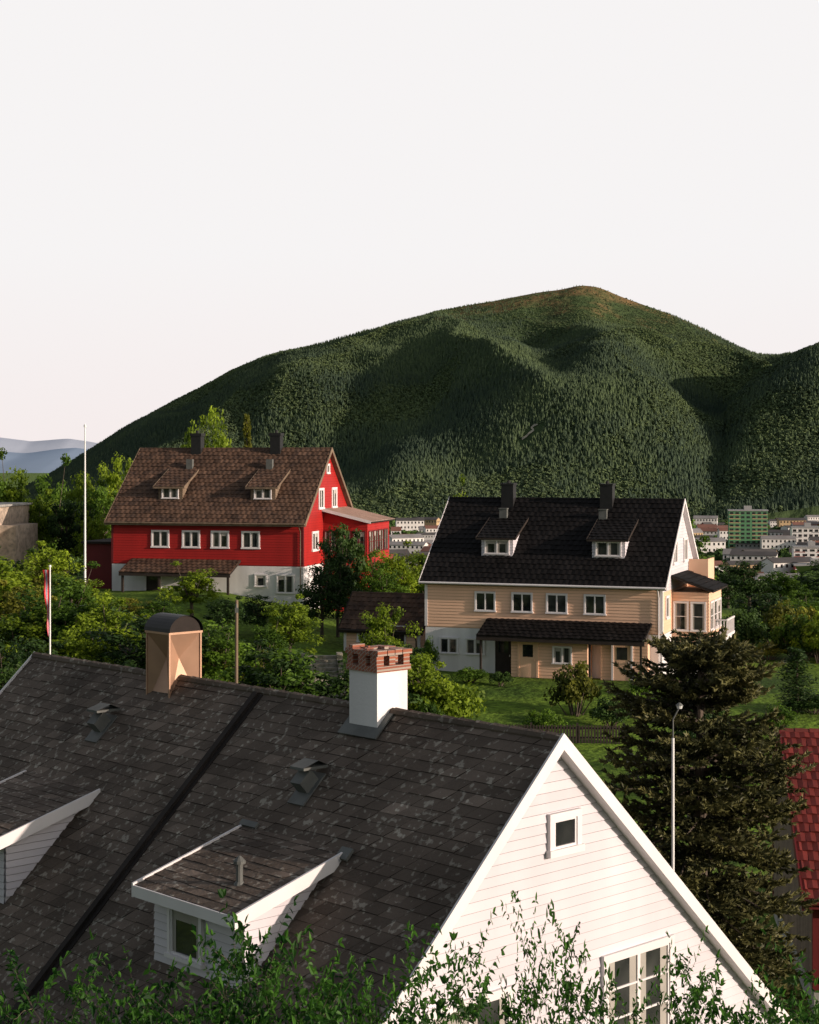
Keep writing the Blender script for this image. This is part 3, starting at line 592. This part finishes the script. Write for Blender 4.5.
kk=.34; q=math.sqrt(1+kk*kk); mb.obox((12.65,2.1,5.15),UY,V3(1,0,-kk)/q,V3(kk,0,1)/q,0,4.4,0,2.3,-.1,0,1); tiles(mb,(12.65,2.1,5.16),UY,V3(1,0,-kk)/q,V3(kk,0,1)/q,4.4,2.3,.33,.36,.03,0,240); mb.build('bay_roof',['blackroof','deck'],E)
mb=MB(); mb.box((12.62,2.34,1.58),(BX+.06,2.38,1.75))
mb.build('trim_board',['white'],E)
window(E,(13.1,2.4,3.05),UX,-UY,.66,1.4,1,2,.07); window(E,(14.0,2.4,3.05),UX,-UY,.66,1.4,1,2,.07)
for yc in (3.2,4.3,5.4): window(E,(BX,yc,3.05),UY,UX,.85,1.4,1,2,.07)
mb=MB(); mb.box((12.65,6.9,4.3),(13.7,8.8,4.45)); mb.box((13.6,6.9,4.45),(13.7,8.8,5.75)); mb.box((12.65,6.9,4.45),(13.6,6.96,5.75)); mb.box((12.6,6.95,0),(13.6,8.8,4.3)); mb.build('upper_balcony',['beige'],E)
mb=MB(); mb.box((BX+.05,3.8,1.9),(BX+.75,6.2,2.05)); mb.box((BX+.05,3.9,-1),(BX+.6,6.1,1.9),1)
for yy_ in np.arange(3.85,6.2,.22): mb.box((BX+.68,yy_,2.05),(BX+.73,yy_+.05,2.75))
for xx_ in np.arange(BX+.1,BX+.7,.22): mb.box((xx_,3.82,2.05),(xx_+.05,3.87,2.75))
mb.box((BX+.05,3.8,2.75),(BX+.75,3.88,2.82)); mb.box((BX+.66,3.88,2.75),(BX+.75,6.2,2.82))
mb.build('balcony',['white','plaster'],E)
window(E,(12.6,3.2,6.3),UY,UX,.9,1.1,2); window(E,(12.6,6.0,6.3),UY,UX,.9,1.1,2); window(E,(12.6,1.1,3.6),UY,UX,.6,1.0,1)

# ------------------------------------------------------------------ red house
E=empty('red_house',(-19.97,113.5,-9.1),-15,'red clapboard house with brown tiled roof and white foundation','house')
H=gable(E,13.5,10.5,5.4,9.9,2.2,.5,.3,'red','brownroof',.36,.4,.035,0,'wood','plaster',.17,300,corner='redtrim')
for xc in (3.5,5.7,7.75,9.9): window(E,(xc,0,3.85),UX,-UY,1.1,1.0,2,1,.09)
for i,xc in enumerate((3.7,10.3)): dormer(H,xc-.85,xc+.85,1.2,7.4,.44,.3,'wood','brownroof',.36,.4,.035,0,1.1,.66,2,'wood',.15,320+i*5,.25,.16)
for xc in (4.1,9.9):
    mb=MB(); mb.box((xc-.36,4.7,8.6),(xc+.36,5.35,10.9),0); mb.box((xc-.42,4.65,10.75),(xc+.42,5.4,10.95),0); mb.box((xc-.22,3.5,8.0),(xc+.22,3.8,9.15),1); mb.tube((xc,5,10.95),(xc,5,11.15),.12,.12,8,0); mb.build('chimney',['darkmetal','metal'],H.roof)
mb=MB(); x0,x1=1.4,9.2; mb.exx([(0,2.5),(-2.0,1.75),(-2.0,1.63),(0,2.38)],x0,x1,1); ks=.375; sq=math.sqrt(1+ks**2)
tiles(mb,(x0,0,2.51),UX,V3(0,-1,-ks)/sq,V3(0,-ks,1)/sq,x1-x0,2.05*sq,.36,.4,.035,0,330); mb.build('porch_roof',['brownroof','deck'],E)
mb=MB(); mb.box((x0,-2.02,1.5),(x1,-1.94,1.66))
for xc in (1.6,4.2,6.6,9.0): mb.box((xc-.07,-1.9,-1),(xc+.07,-1.76,1.55))
mb.build('porch_post',['darkwood'],E)
door(E,(3,0,0),UX,-UY,1,2.0,'darkwood'); window(E,(6,-.01,1.1),UX,-UY,1.2,.7,2,1,.08)
window(E,(10.6,-.01,1.2),UX,-UY,.7,.7,1,1,.08); window(E,(12.3,-.01,1.0),UX,-UY,1.1,1.1,2,1,.08)
Lr=13.5
window(E,(Lr,3.7,6.5),UY,UX,.9,1.2,2,1,.12); window(E,(Lr,6.6,6.5),UY,UX,.9,1.2,2,1,.12); window(E,(Lr,5.2,8.5),UY,UX,.5,.5,1,1,.1); window(E,(Lr,2.4,3.7),UY,UX,1.1,1.1,2,1,.12)
XL=3.1
mb=MB(); mb.box((Lr,4.2,-2),(Lr+XL,9.6,4.85)); boards(mb,(Lr,4.2,0),UX,-UY,.5,4.85,lambda z:(0,XL),.17,0,9); boards(mb,(Lr+XL,4.2,0),UY,UX,.5,4.85,lambda z:(0,5.4),.17,0,10)
mb.face([(Lr,4.2,4.85),(Lr+XL,4.2,4.85),(Lr+XL,4.2,5.0),(Lr,4.2,5.7)]); mb.build('extension_wall',['red'],E)
kk=.24; q=math.sqrt(1+kk*kk); mb=MB(); ln=(XL+.35)*q; A_=V3(1,0,-kk)/q; N_=V3(kk,0,1)/q; O=V3(Lr+.02,3.9,5.8)
mb.obox(O,UY,A_,N_,0,6.0,0,ln,-.1,0,1)
for i in range(15): mb.obox(O,UY,A_,N_,i*.4,i*.4+.39,0,ln,.0,.02,0,.7+.6*random.random()); mb.obox(O,UY,A_,N_,i*.4-.015,i*.4+.015,0,ln,.02,.05,0)
mb.obox(O,UY,A_,N_,-.04,0,0,ln,-.14,.05,2)
mb.build('extension_roof',['pinkroof','deck','white'],E)
for xc in (.55,1.55,2.55): window(E,(Lr+xc,4.2,3.6),UX,-UY,.82,1.4,2,2,.05,'redtrim')
for yc in (5.0,6.2,7.4,8.6): window(E,(Lr+XL,yc,3.6),UY,UX,1.0,1.4,2,2,.05,'redtrim')
mb=MB(); mb.box((-2.6,1.5,-2),(-.03,6,3.4)); mb.box((-2.9,1.2,3.4),(-.04,6.3,3.55),1); mb.build('annex',['redtrim','deck'],E)

# ------------------------------------------------------------------ other buildings
E=empty('red_roofed_house',(9.25,38.6,-12.6),-6,'house with red tiled roof and brown walls','house')
H=gable(E,10,8.4,3.0,5.75,.5,.5,.3,'wood','redroof',.24,.3,.03,0,'redtrim','concrete',.18,400,corner='redtrim')
window(E,(2,0,1.9),UX,-UY,1.2,1.0,2); window(E,(5,0,1.9),UX,-UY,1.2,1.0,2)
E=empty('garden_shed',(-3.6,94,-11.0),-20,'small beige shed with dark tiled roof','shed')
H=gable(E,4.4,3.6,1.9,3.5,.3,.3,.25,'beige','brownroof',.3,.34,.03,0,'darkwood','concrete',.16,450)
window(E,(1.2,0,1.3),UX,-UY,.7,.6,2); door(E,(3.1,0,.1),UX,-UY,.9,1.7)
E=empty('dark_shed',(-14.6,78.5,-12.2),-12,'low dark wooden shed with flat felt roof','shed')
mb=MB(); mb.box((0,0,-1),(4.4,2.6,1.9)); boards(mb,(0,0,0),UX,-UY,0,1.9,lambda z:(0,4.4),.18); mb.build('wall',['darkwood'],E)
mb=MB(); mb.box((-.25,-.3,1.9),(4.65,2.9,2.05)); mb.build('roof',['deck'],E); door(E,(3.2,0,0),UX,-UY,.9,1.7,'wood','darkwood')
x,y=-34.6,118; E=empty('stone_house',(x,y,-9.0),-6,'pale stone house with flat roof terrace and retaining wall','house')
mb=MB(); mb.box((-4,0,-2),(5.6,8,5.7)); mb.box((5.6,1.2,-2),(6.9,6,4.4)); mb.build('wall',['stone'],E)
mb=MB(); mb.box((-4.2,-.2,5.7),(5.8,8.2,5.85)); mb.build('roof',['concrete'],E)
mb=MB()
for i in range(33): mb.box((-4+i*.29,-.1,5.85),(-4+i*.29+.05,-.05,6.6))
mb.box((-4.1,-.12,6.6),(5.7,-.03,6.67)); mb.build('railing',['wood'],E)
for xc in (1.0,3.9): window(E,(xc,0,4.0),UX,-UY,1.2,1.1,2,1,.08)
E=empty('retaining_wall',(-30.5,108,-9.2),-8,'stepped dry stone retaining wall on the slope','wall')
mb=MB()
for i in range(9):
    for j in range(3):
        r=random.random(); mb.box((i*.9,0+.1*r,-1+j*.8),(i*.9+.87,.8,-.22+j*.8+(.0 if j<2 else -.12*i+.3)),0,.7+.6*r)
mb.build('stonework',['stone'],E)
E=empty('garden_steps',(-4.55,77.6,-12.0),6,'mossy stone garden steps climbing the slope between walls','steps')
mb=MB()
for i in range(16): mb.box((0,i*.34,-1.2),(1.5,i*.34+.338,.15+i*.15),0)
mb.build('step',['mossstone'],E)
for xa in (-.3,1.52):
    mb=MB()
    for i in range(8): mb.box((xa,i*.68,-1.2),(xa+.28,i*.68+.67,.45+i*.30))
    mb.build('side_wall',['mossstone'],E)
E=empty('picket_fence',(3.2,72.5,float(ground(5,72.5))),-4,'weathered wooden picket fence at the lawn edge','fence')
mb=MB()
for i in range(46): mb.box((i*.13,0,0),(i*.13+.08,.03,.75+.03*random.random()))
mb.build('picket',['darkwood'],E)
mb=MB(); mb.box((0,.032,.2),(6,.07,.28)); mb.box((0,.032,.6),(6,.07,.68))
for i in range(4): mb.box((i*1.97,.072,-.4),(i*1.97+.09,.15,.85))
mb.build('rail',['darkwood'],E)
def gz(x,y): return float(ground(x,y))
x,y=(85-CX)/F*106,106; z=gz(x,y)
E=empty('flagpole',(x,y,z),0,'tall white flagpole beside the red house','flagpole')
mb=MB(); zt=(HY-427)/F*106-z; mb.tube((0,0,-.5),(0,0,zt),.08,.04,12); mb.build('pole',['pole'],E); mb=MB(); mb.tube((0,0,zt),(0,0,zt+.12),.08,.08,10); mb.tube((0,0,zt+.12),(0,0,zt+.2),.08,.02,10); mb.build('finial',['pole'],E)
x,y=(50-CX)/F*60,60; z=gz(x,y); zt=(HY-567)/F*60-z
E=empty('pennant_pole',(x,y,z),0,'white pole with hanging red, white and blue pennant','flagpole')
mb=MB(); mb.tube((0,0,-.5),(0,0,zt),.04,.025,10); mb.tube((0,0,zt),(0,0,zt+.07),.05,.04,8); mb.build('pole',['pole'],E)
mb=MB(); nn=14
for i in range(nn):
    z0=zt-.1-i*.17; z1=z0-.17; w0=.2*(1-i/nn)+.03; w1=.2*(1-(i+1)/nn)+.03; s0=.05*math.sin(i*.9); s1=.05*math.sin((i+1)*.9)
    for (a,b,m) in ((0,.36,0),(.36,.44,1),(.44,.58,2),(.58,.66,1),(.66,1,0)): mb.face([(-.03-w0*a,s0*a*2,z0),(-.03-w0*b,s0*b*2,z0),(-.03-w1*b,s1*b*2,z1),(-.03-w1*a,s1*a*2,z1)],m)
mb.build('pennant',['flagred','white','flagblue'],E)
x,y=(236-CX)/F*68,68; z=gz(x,y); zt=(HY-600)/F*68-z
E=empty('utility_pole',(x,y,z),0,'weathered wooden utility pole','pole'); mb=MB(); mb.tube((0,0,-.5),(.03,0,zt),.08,.06,10); mb.build('post',['wood'],E); mb=MB(); mb.box((-.02,-.2,zt-.5),(.1,-.08,zt-.3)); mb.tube((.03,-.13,zt-.3),(.03,-.13,zt-.15),.04,.03,8); mb.build('insulator',['metal'],E)
x,y=(673-CX)/F*32,32; z=gz(x,y); zt=(HY-738)/F*32-z
E=empty('street_lamp',(x,y,z),0,'slim white street lamp beside the monkey puzzle tree','street lamp')
mb=MB(); mb.tube((0,0,-.3),(0,0,zt),.034,.026,12); mb.build('pole',['pole'],E)
mb=MB(); mb.tube((0,0,zt),(0,0,zt+.35),.016,.014,8); mb.tube((0,0,zt+.35),(.10,-.02,zt+.55),.014,.014,8); mb.build('arm',['metal'],E)
mb=MB(); c=V3(.12,-.02,zt+.56); mb.tube(c,c+V3(0,0,.06),.045,.065,12,1); mb.tube(c+V3(0,0,.06),c+V3(0,0,.11),.075,.02,12,0); mb.build('lamp_head',['metal','lampglass'],E)

# ------------------------------------------------------------------ araucaria
def araucaria():
    rng=np.random.default_rng(77); Yd=36.; x=(700-CX)/F*Yd; z=gz(x,Yd); top=(HY-645)/F*Yd; h=top-z
    E=empty('monkey_puzzle_tree',(x,Yd,z),0,'dark spiky monkey puzzle tree behind the white house','tree')
    mb=MB(); mb.tube((0,0,-.5),(0,0,h*.6),.24,.14,10); mb.tube((0,0,h*.6),(0,0,h*.95),.14,.03,8)
    vs=[];ts=[]
    def rope(p0,p1,t,dens=70,ln=.11):
        p0=np.array(p0);p1=np.array(p1); l=np.linalg.norm(p1-p0); v_,t_=spikes(p0,p1,max(8,int(l*dens)),ln,.034,rng,1.1); vs.append(v_); ts.append(t_*t)
    nW=22
    for i in range(nW):
        f=.08+.89*i/(nW-1); zz=h*f
        R=2.45*(max(0.03,1-(max(0,f-.38)/.62)**2.8))**.5 if f>.38 else 2.1+.9*f
        nb=int(12-4.5*f)
        for b in range(nb):
            a=b*6.283/nb+i*.7+rng.normal()*.3; L_=R*(.66+.40*rng.random()); zj=zz+rng.normal()*.18
            up=-.02+.95*f**3
            p=np.array([0,0,zj]); segs=8; pts=[p]; bend=rng.uniform(.6,1.3); aa_=a
            for s_ in range(segs):
                sl=up+(-.40*math.sin(s_/segs*3.1)+.75*(s_/segs)**3)*bend; aa_+=rng.normal()*.08
                d2=nrm(np.array([[math.cos(aa_),math.sin(aa_),sl]]))[0]; p=p+d2*L_/segs; pts.append(p)
            br=rng.uniform(.55,1.45)
            mb.tube(tuple(pts[0]),tuple(pts[3]),.04,.03,5,0,False); mb.tube(tuple(pts[3]),tuple(pts[6]),.03,.02,5,0,False)
            for s_ in range(segs):
                if s_>=1: rope(pts[s_],pts[s_+1],(.28+.16*s_)*br,100)
                if s_>=1:
                    for sg in (-1,1):
                        side=np.array([-math.sin(a)*sg,math.cos(a)*sg,-.3+.3*rng.random()]); dd=nrm((side+.6*np.array([math.cos(a),math.sin(a),.0]))[None])[0]; l2=.40+.36*rng.random()
                        m_=pts[s_]+dd*l2*.5; e_=m_+nrm((dd+np.array([0,0,.9*rng.random()]))[None])[0]*l2*.5
                        rope(pts[s_],m_,(.22+.13*s_)*br,80); rope(m_,e_,(.42+.17*s_)*br,95)
    mb.build('trunk',['bark'],E); v=np.concatenate(vs);t=np.concatenate(ts)
    o=bpy.data.objects.new('crown',arrmesh('crown',v,3,t,[LF['monkey']])); COL.objects.link(o); o.parent=E
araucaria()

# ------------------------------------------------------------------ sapling shrubs near camera
def sapling(seed):
    rng=np.random.default_rng(seed); segs=[]; V_=[];T_=[]
    def leaf(c,d,up,s,t):
        sd=nrm(np.cross(d,up)[None])[0]; nn=np.cross(sd,d)
        a=c; tip=c+d*s-nn*s*.12; m1=c+d*s*.3; m2=c+d*s*.65
        for sg in (-1,1):
            e1=m1+sd*sg*s*.25+nn*s*.07
            V_.extend([a,e1,m2+sd*sg*s*.19+nn*s*.03,tip]); T_.append(t)
    def twig(p,d,L_,depth,br=1):
        p=np.array(p,float); seg=9; pts=[p]; st=L_/seg
        for i in range(seg):
            d=nrm((d+rng.normal(size=3)*.12+np.array([0,0,.02]))[None])[0]; p=p+d*st; pts.append(p)
        r=.0035+.0055*(1-min(depth,1))
        for i in range(seg): segs.append((pts[i],pts[i+1],r*(1-.1*i),r*(1-.1*(i+1))))
        if depth==0:
            for i in range(2,seg+1):
                for q in range(5):
                    a=rng.random()*6.28; dd=nrm((d*.35+np.array([math.cos(a),math.sin(a),.15])*.95)[None])[0]
                    twig(pts[i],dd,.22+.32*rng.random(),1,rng.uniform(.4,1.3))
        if depth>=1:
            for i in range(1,seg+1):
                for sg in (-1,1):
                    sd=nrm(np.cross(d,np.array([0,0,1.])+rng.normal(size=3)*.4)[None])[0]*sg
                    dl=nrm((sd+d*.6+rng.normal(size=3)*.3+np.array([0,0,-.25]))[None])[0]
                    leaf(pts[i],dl,np.array([0,0,1.])+rng.normal(size=3)*.4,.034+.042*rng.random(),(.2+1.2*rng.random())*br)
            leaf(pts[-1],d,np.array([0,0,1.])+rng.normal(size=3)*.3,.06,1.5)
    for k_ in range(7):
        a=rng.random()*6.28; l=rng.uniform(1.5,2.7)
        twig((0.1*math.cos(a),.1*math.sin(a),0),np.array([.25*math.cos(a),.25*math.sin(a),1.]),l,0)
    V=np.array(V_); top=np.percentile(V[:,2],99.2); sc=3.5/top
    mb=MB()
    for a,b,r0,r1 in segs: mb.tube(tuple(a*sc),tuple(b*sc),r0,r1,4,0,False)
    st=mb.build('stem',['bark']); sm=st.data; bpy.data.objects.remove(st)
    return sm,arrmesh('foliage',V*sc,4,T_,[LF['fore']])
SAP=[sapling(s) for s in (41,42,43,44)]
def put_sap(px,Yd,top,i,scale=1.):
    x=(px-CX)/F*Yd; z=gz(x,Yd); h=(HY-top)/F*Yd-z; sm,fm=SAP[i%4]
    e=empty('leafy_sapling',(x,Yd,z),random.random()*360,'young green leafy sapling with thin upright twigs','sapling','leafy saplings in front of the white house'); e.scale=(scale,scale,h/3.5)
    for nm,me in (('stem',sm),('foliage',fm)):
        o=bpy.data.objects.new(nm,me); COL.objects.link(o); o.parent=e
for i,(px,Yd,top,sc_) in enumerate([(20,13,1005,.45),(85,12.5,990,.45),(192,13,952,.5),(230,12,928,.55),(262,12.6,968,.45),(345,12.5,952,.5),(375,12.8,978,.4),(445,12,968,.45),(488,12.5,950,.42),(535,13,922,.32),(560,12.6,985,.4),(600,12.5,985,.35),(700,13,965,.42),(745,12.5,985,.45),(790,13,990,.45),
      (150,11.5,1002,.5),(205,11.5,985,.55),(245,11.2,978,.55),(330,11.5,1002,.5),(420,11.4,1012,.5),(475,11.2,1000,.5),(525,11.5,998,.4),(715,11.5,1005,.5),(780,11.5,1010,.5)]): put_sap(px,Yd,top,i,sc_)

# ------------------------------------------------------------------ valley town
TC={'t_white':(.66,.64,.62),'t_red':(.26,.06,.05),'t_ochre':(.42,.3,.17),'t_grey':(.28,.28,.28),'t_green':(.09,.22,.11)}
for a,c in TC.items(): M[a]=mat(a,c,.8,.08,.2,0)
M['t_roof']=mat('town_roof_dark',(.07,.065,.065),.8,.2,.1,0); M['t_roofr']=mat('town_roof_clay',(.18,.085,.065),.8,.2,.1,0); M['t_roofg']=mat('town_roof_grey',(.22,.21,.21),.8,.2,.1,0)
def town_mesh(w,d,h,rise,wall,roof,fl):
    mb=MB(); mb.exx([(0,-6),(d,-6),(d,h),(d/2,h+rise-.1),(0,h)],0,w,0)
    for s in (0,1):
        Y_=(lambda y:y) if s==0 else (lambda y:d-y)
        k=rise/(d/2); mb.exx([(Y_(-.4),h-.4*k+.1),(Y_(d/2),h+rise+.1),(Y_(d/2),h+rise-.1),(Y_(-.4),h-.4*k-.1)],-.3,w+.3,1)
    nw=max(2,int(w/2.4))
    for f_ in range(fl):
        z=h-1.9-f_*2.8
        for i in range(nw):
            x=(i+.5)*w/nw; mb.face([(x-.5,-.03,z),(x+.5,-.03,z),(x+.5,-.03,z+1.2),(x-.5,-.03,z+1.2)],2)
        for i in range(max(1,int(d/3))):
            y=(i+.5)*d/max(1,int(d/3)); mb.face([(w+.03,y-.5,z),(w+.03,y+.5,z),(w+.03,y+.5,z+1.2),(w+.03,y-.5,z+1.2)],2)
    o=mb.build('tmp',[wall,roof,'glass']); me=o.data; bpy.data.objects.remove(o); return me
TM=[]
rt=random.Random(9)
for wall in ('t_white','t_red','t_ochre','t_white','t_white','t_grey','t_white'):
    for (w,d,h,r,fl) in ((9,7,5,2.0,2),(13,8,7.5,2.0,3),(20,9,9.5,1.4,3)):
        TM.append((town_mesh(w,d,h,r,wall,rt.choice(['t_roof','t_roof','t_roofr','t_roofg']),fl),{'t_white':'white','t_red':'red','t_ochre':'ochre','t_grey':'grey'}[wall]))
spots=[]
k=0
while k<120:
    y=600+random.random()*850; px=random.choice([random.uniform(385,450),random.uniform(685,880),random.uniform(700,860)]); x=(px-CX)/F*y
    if any((x-a)**2+(y-b)**2<18**2 for a,b in spots): continue
    spots.append((x,y)); me,cn=random.choice(TM); o=bpy.data.objects.new('town_house',me); COL.objects.link(o); o.location=(x,y,gz(x,y)+3.5); o.rotation_euler=(0,0,math.radians(random.uniform(-35,30))); q=random.uniform(.75,1.15); o.scale=(q,q,random.uniform(.85,1.3))
    setp(o,f'{cn} gabled town house in the valley','house','houses in the valley town'); k+=1
def block(px,Yd,wpx,top,bot,wall,label,fl,accent=None):
    x=(px-CX)/F*Yd; z0=(HY-bot)/F*Yd; h=(bot-top)/F*Yd; w=wpx/F*Yd
    E=empty('apartment_block',(x-w/2,Yd,z0),-8,label,'apartment block','houses in the valley town')
    mb=MB(); mb.box((0,0,-25),(w,12,h)); mb.build('wall',[wall],E)
    mb=MB(); mb.box((-.4,-.4,h),(w+.4,12.4,h+.7)); mb.box((w*.4,4,h+.7),(w*.6,8,h+3)); mb.build('roof',['t_grey'],E)
    mb=MB(); n=int(w/3)
    for f_ in range(fl):
        z=(f_+.25)*h/fl
        for i in range(n): x=(i+.18)*w/n; mb.face([(x,-.05,z),(x+w/n*.62,-.05,z),(x+w/n*.62,-.05,z+h/fl*.5),(x,-.05,z+h/fl*.5)],0)
        mb.face([(0,-.04,z-.2*h/fl),(w*.3,-.04,z-.2*h/fl),(w*.3,-.04,z-.03*h/fl),(0,-.04,z-.03*h/fl)],1); mb.face([(w*.6,-.04,z-.2*h/fl),(w,-.04,z-.2*h/fl),(w,-.04,z-.03*h/fl),(w*.6,-.04,z-.03*h/fl)],1)
    mb.build('window_band',['glass',accent or 't_white'],E)
block(748,1000,38,511,548,'t_green','tall green apartment block with balconies',9,'t_ochre')
block(808,1000,32,528,548,'t_white','white apartment block with flat roof',4,'t_grey')
block(812,820,36,548,562,'t_white','long white terraced block',3,'t_red')
block(700,1250,18,536,552,'t_grey','grey apartment block with flat roof',4)
block(815,760,40,566,578,'t_red','long red and white terraced block',3,'t_white')

# ------------------------------------------------------------------ light
Sd=Vector((.90,-.44,.23)).normalized(); el=math.asin(Sd.z); az=math.atan2(Sd.x,Sd.y)
sl=bpy.data.lights.new('sun','SUN'); sl.energy=5.0; sl.angle=math.radians(.5); sl.color=(1,.81,.67)
so=bpy.data.objects.new('sun',sl); COL.objects.link(so); so.rotation_euler=Sd.to_track_quat('Z','Y').to_euler(); so.location=(60,-30,40)
w=bpy.data.worlds.new('World'); scene.world=w; w.use_nodes=True; n=w.node_tree.nodes; l=w.node_tree.links; bg=n['Background']
sky=n.new('ShaderNodeTexSky'); sky.sky_type='NISHITA'; sky.sun_disc=False; sky.sun_elevation=el; sky.sun_rotation=az; sky.air_density=1; sky.dust_density=2.5
hs=n.new('ShaderNodeHueSaturation'); hs.inputs['Saturation'].default_value=.55; l.new(sky.outputs[0],hs.inputs['Color'])
l.new(hs.outputs[0],bg.inputs[0]); bg.inputs[1].default_value=.12
tc=n.new('ShaderNodeTexCoord'); sx=n.new('ShaderNodeSeparateXYZ'); l.new(tc.outputs['Generated'],sx.inputs[0])
a=n.new('ShaderNodeMapRange'); a.interpolation_type='SMOOTHSTEP'; a.inputs[1].default_value=.28; a.inputs[2].default_value=.65; a.inputs[3].default_value=1; a.inputs[4].default_value=.10; l.new(sx.outputs['Z'],a.inputs[0])
b=n.new('ShaderNodeMapRange'); b.interpolation_type='SMOOTHSTEP'; b.inputs[1].default_value=-.2; b.inputs[2].default_value=.75; b.inputs[3].default_value=.12; b.inputs[4].default_value=1; l.new(sx.outputs['Y'],b.inputs[0])
mu=n.new('ShaderNodeMath'); mu.operation='MULTIPLY'; l.new(a.outputs[0],mu.inputs[0]); l.new(b.outputs[0],mu.inputs[1])
cr=n.new('ShaderNodeValToRGB'); e=cr.color_ramp.elements; e[0].position=0; e[0].color=(.90,.82,.81,1); e[1].position=.12; e[1].color=(.905,.885,.885,1); l.new(sx.outputs['Z'],cr.inputs[0])
b2=n.new('ShaderNodeBackground'); l.new(cr.outputs[0],b2.inputs[0]); b2.inputs[1].default_value=1.02
ms=n.new('ShaderNodeMixShader'); l.new(mu.outputs[0],ms.inputs[0]); l.new(bg.outputs[0],ms.inputs[1]); l.new(b2.outputs[0],ms.inputs[2]); l.new(ms.outputs[0],n['World Output'].inputs[0])
# ------------------------------------------------------------------ camera
cd=bpy.data.cameras.new('camera'); cam=bpy.data.objects.new('camera',cd); COL.objects.link(cam); cam.rotation_euler=(math.pi/2,0,0)
cd.sensor_fit='VERTICAL'; cd.sensor_height=36; cd.lens=36*F/1024; cd.shift_y=-52/1024; cd.clip_end=60000; cd.clip_start=.1
scene.camera=cam
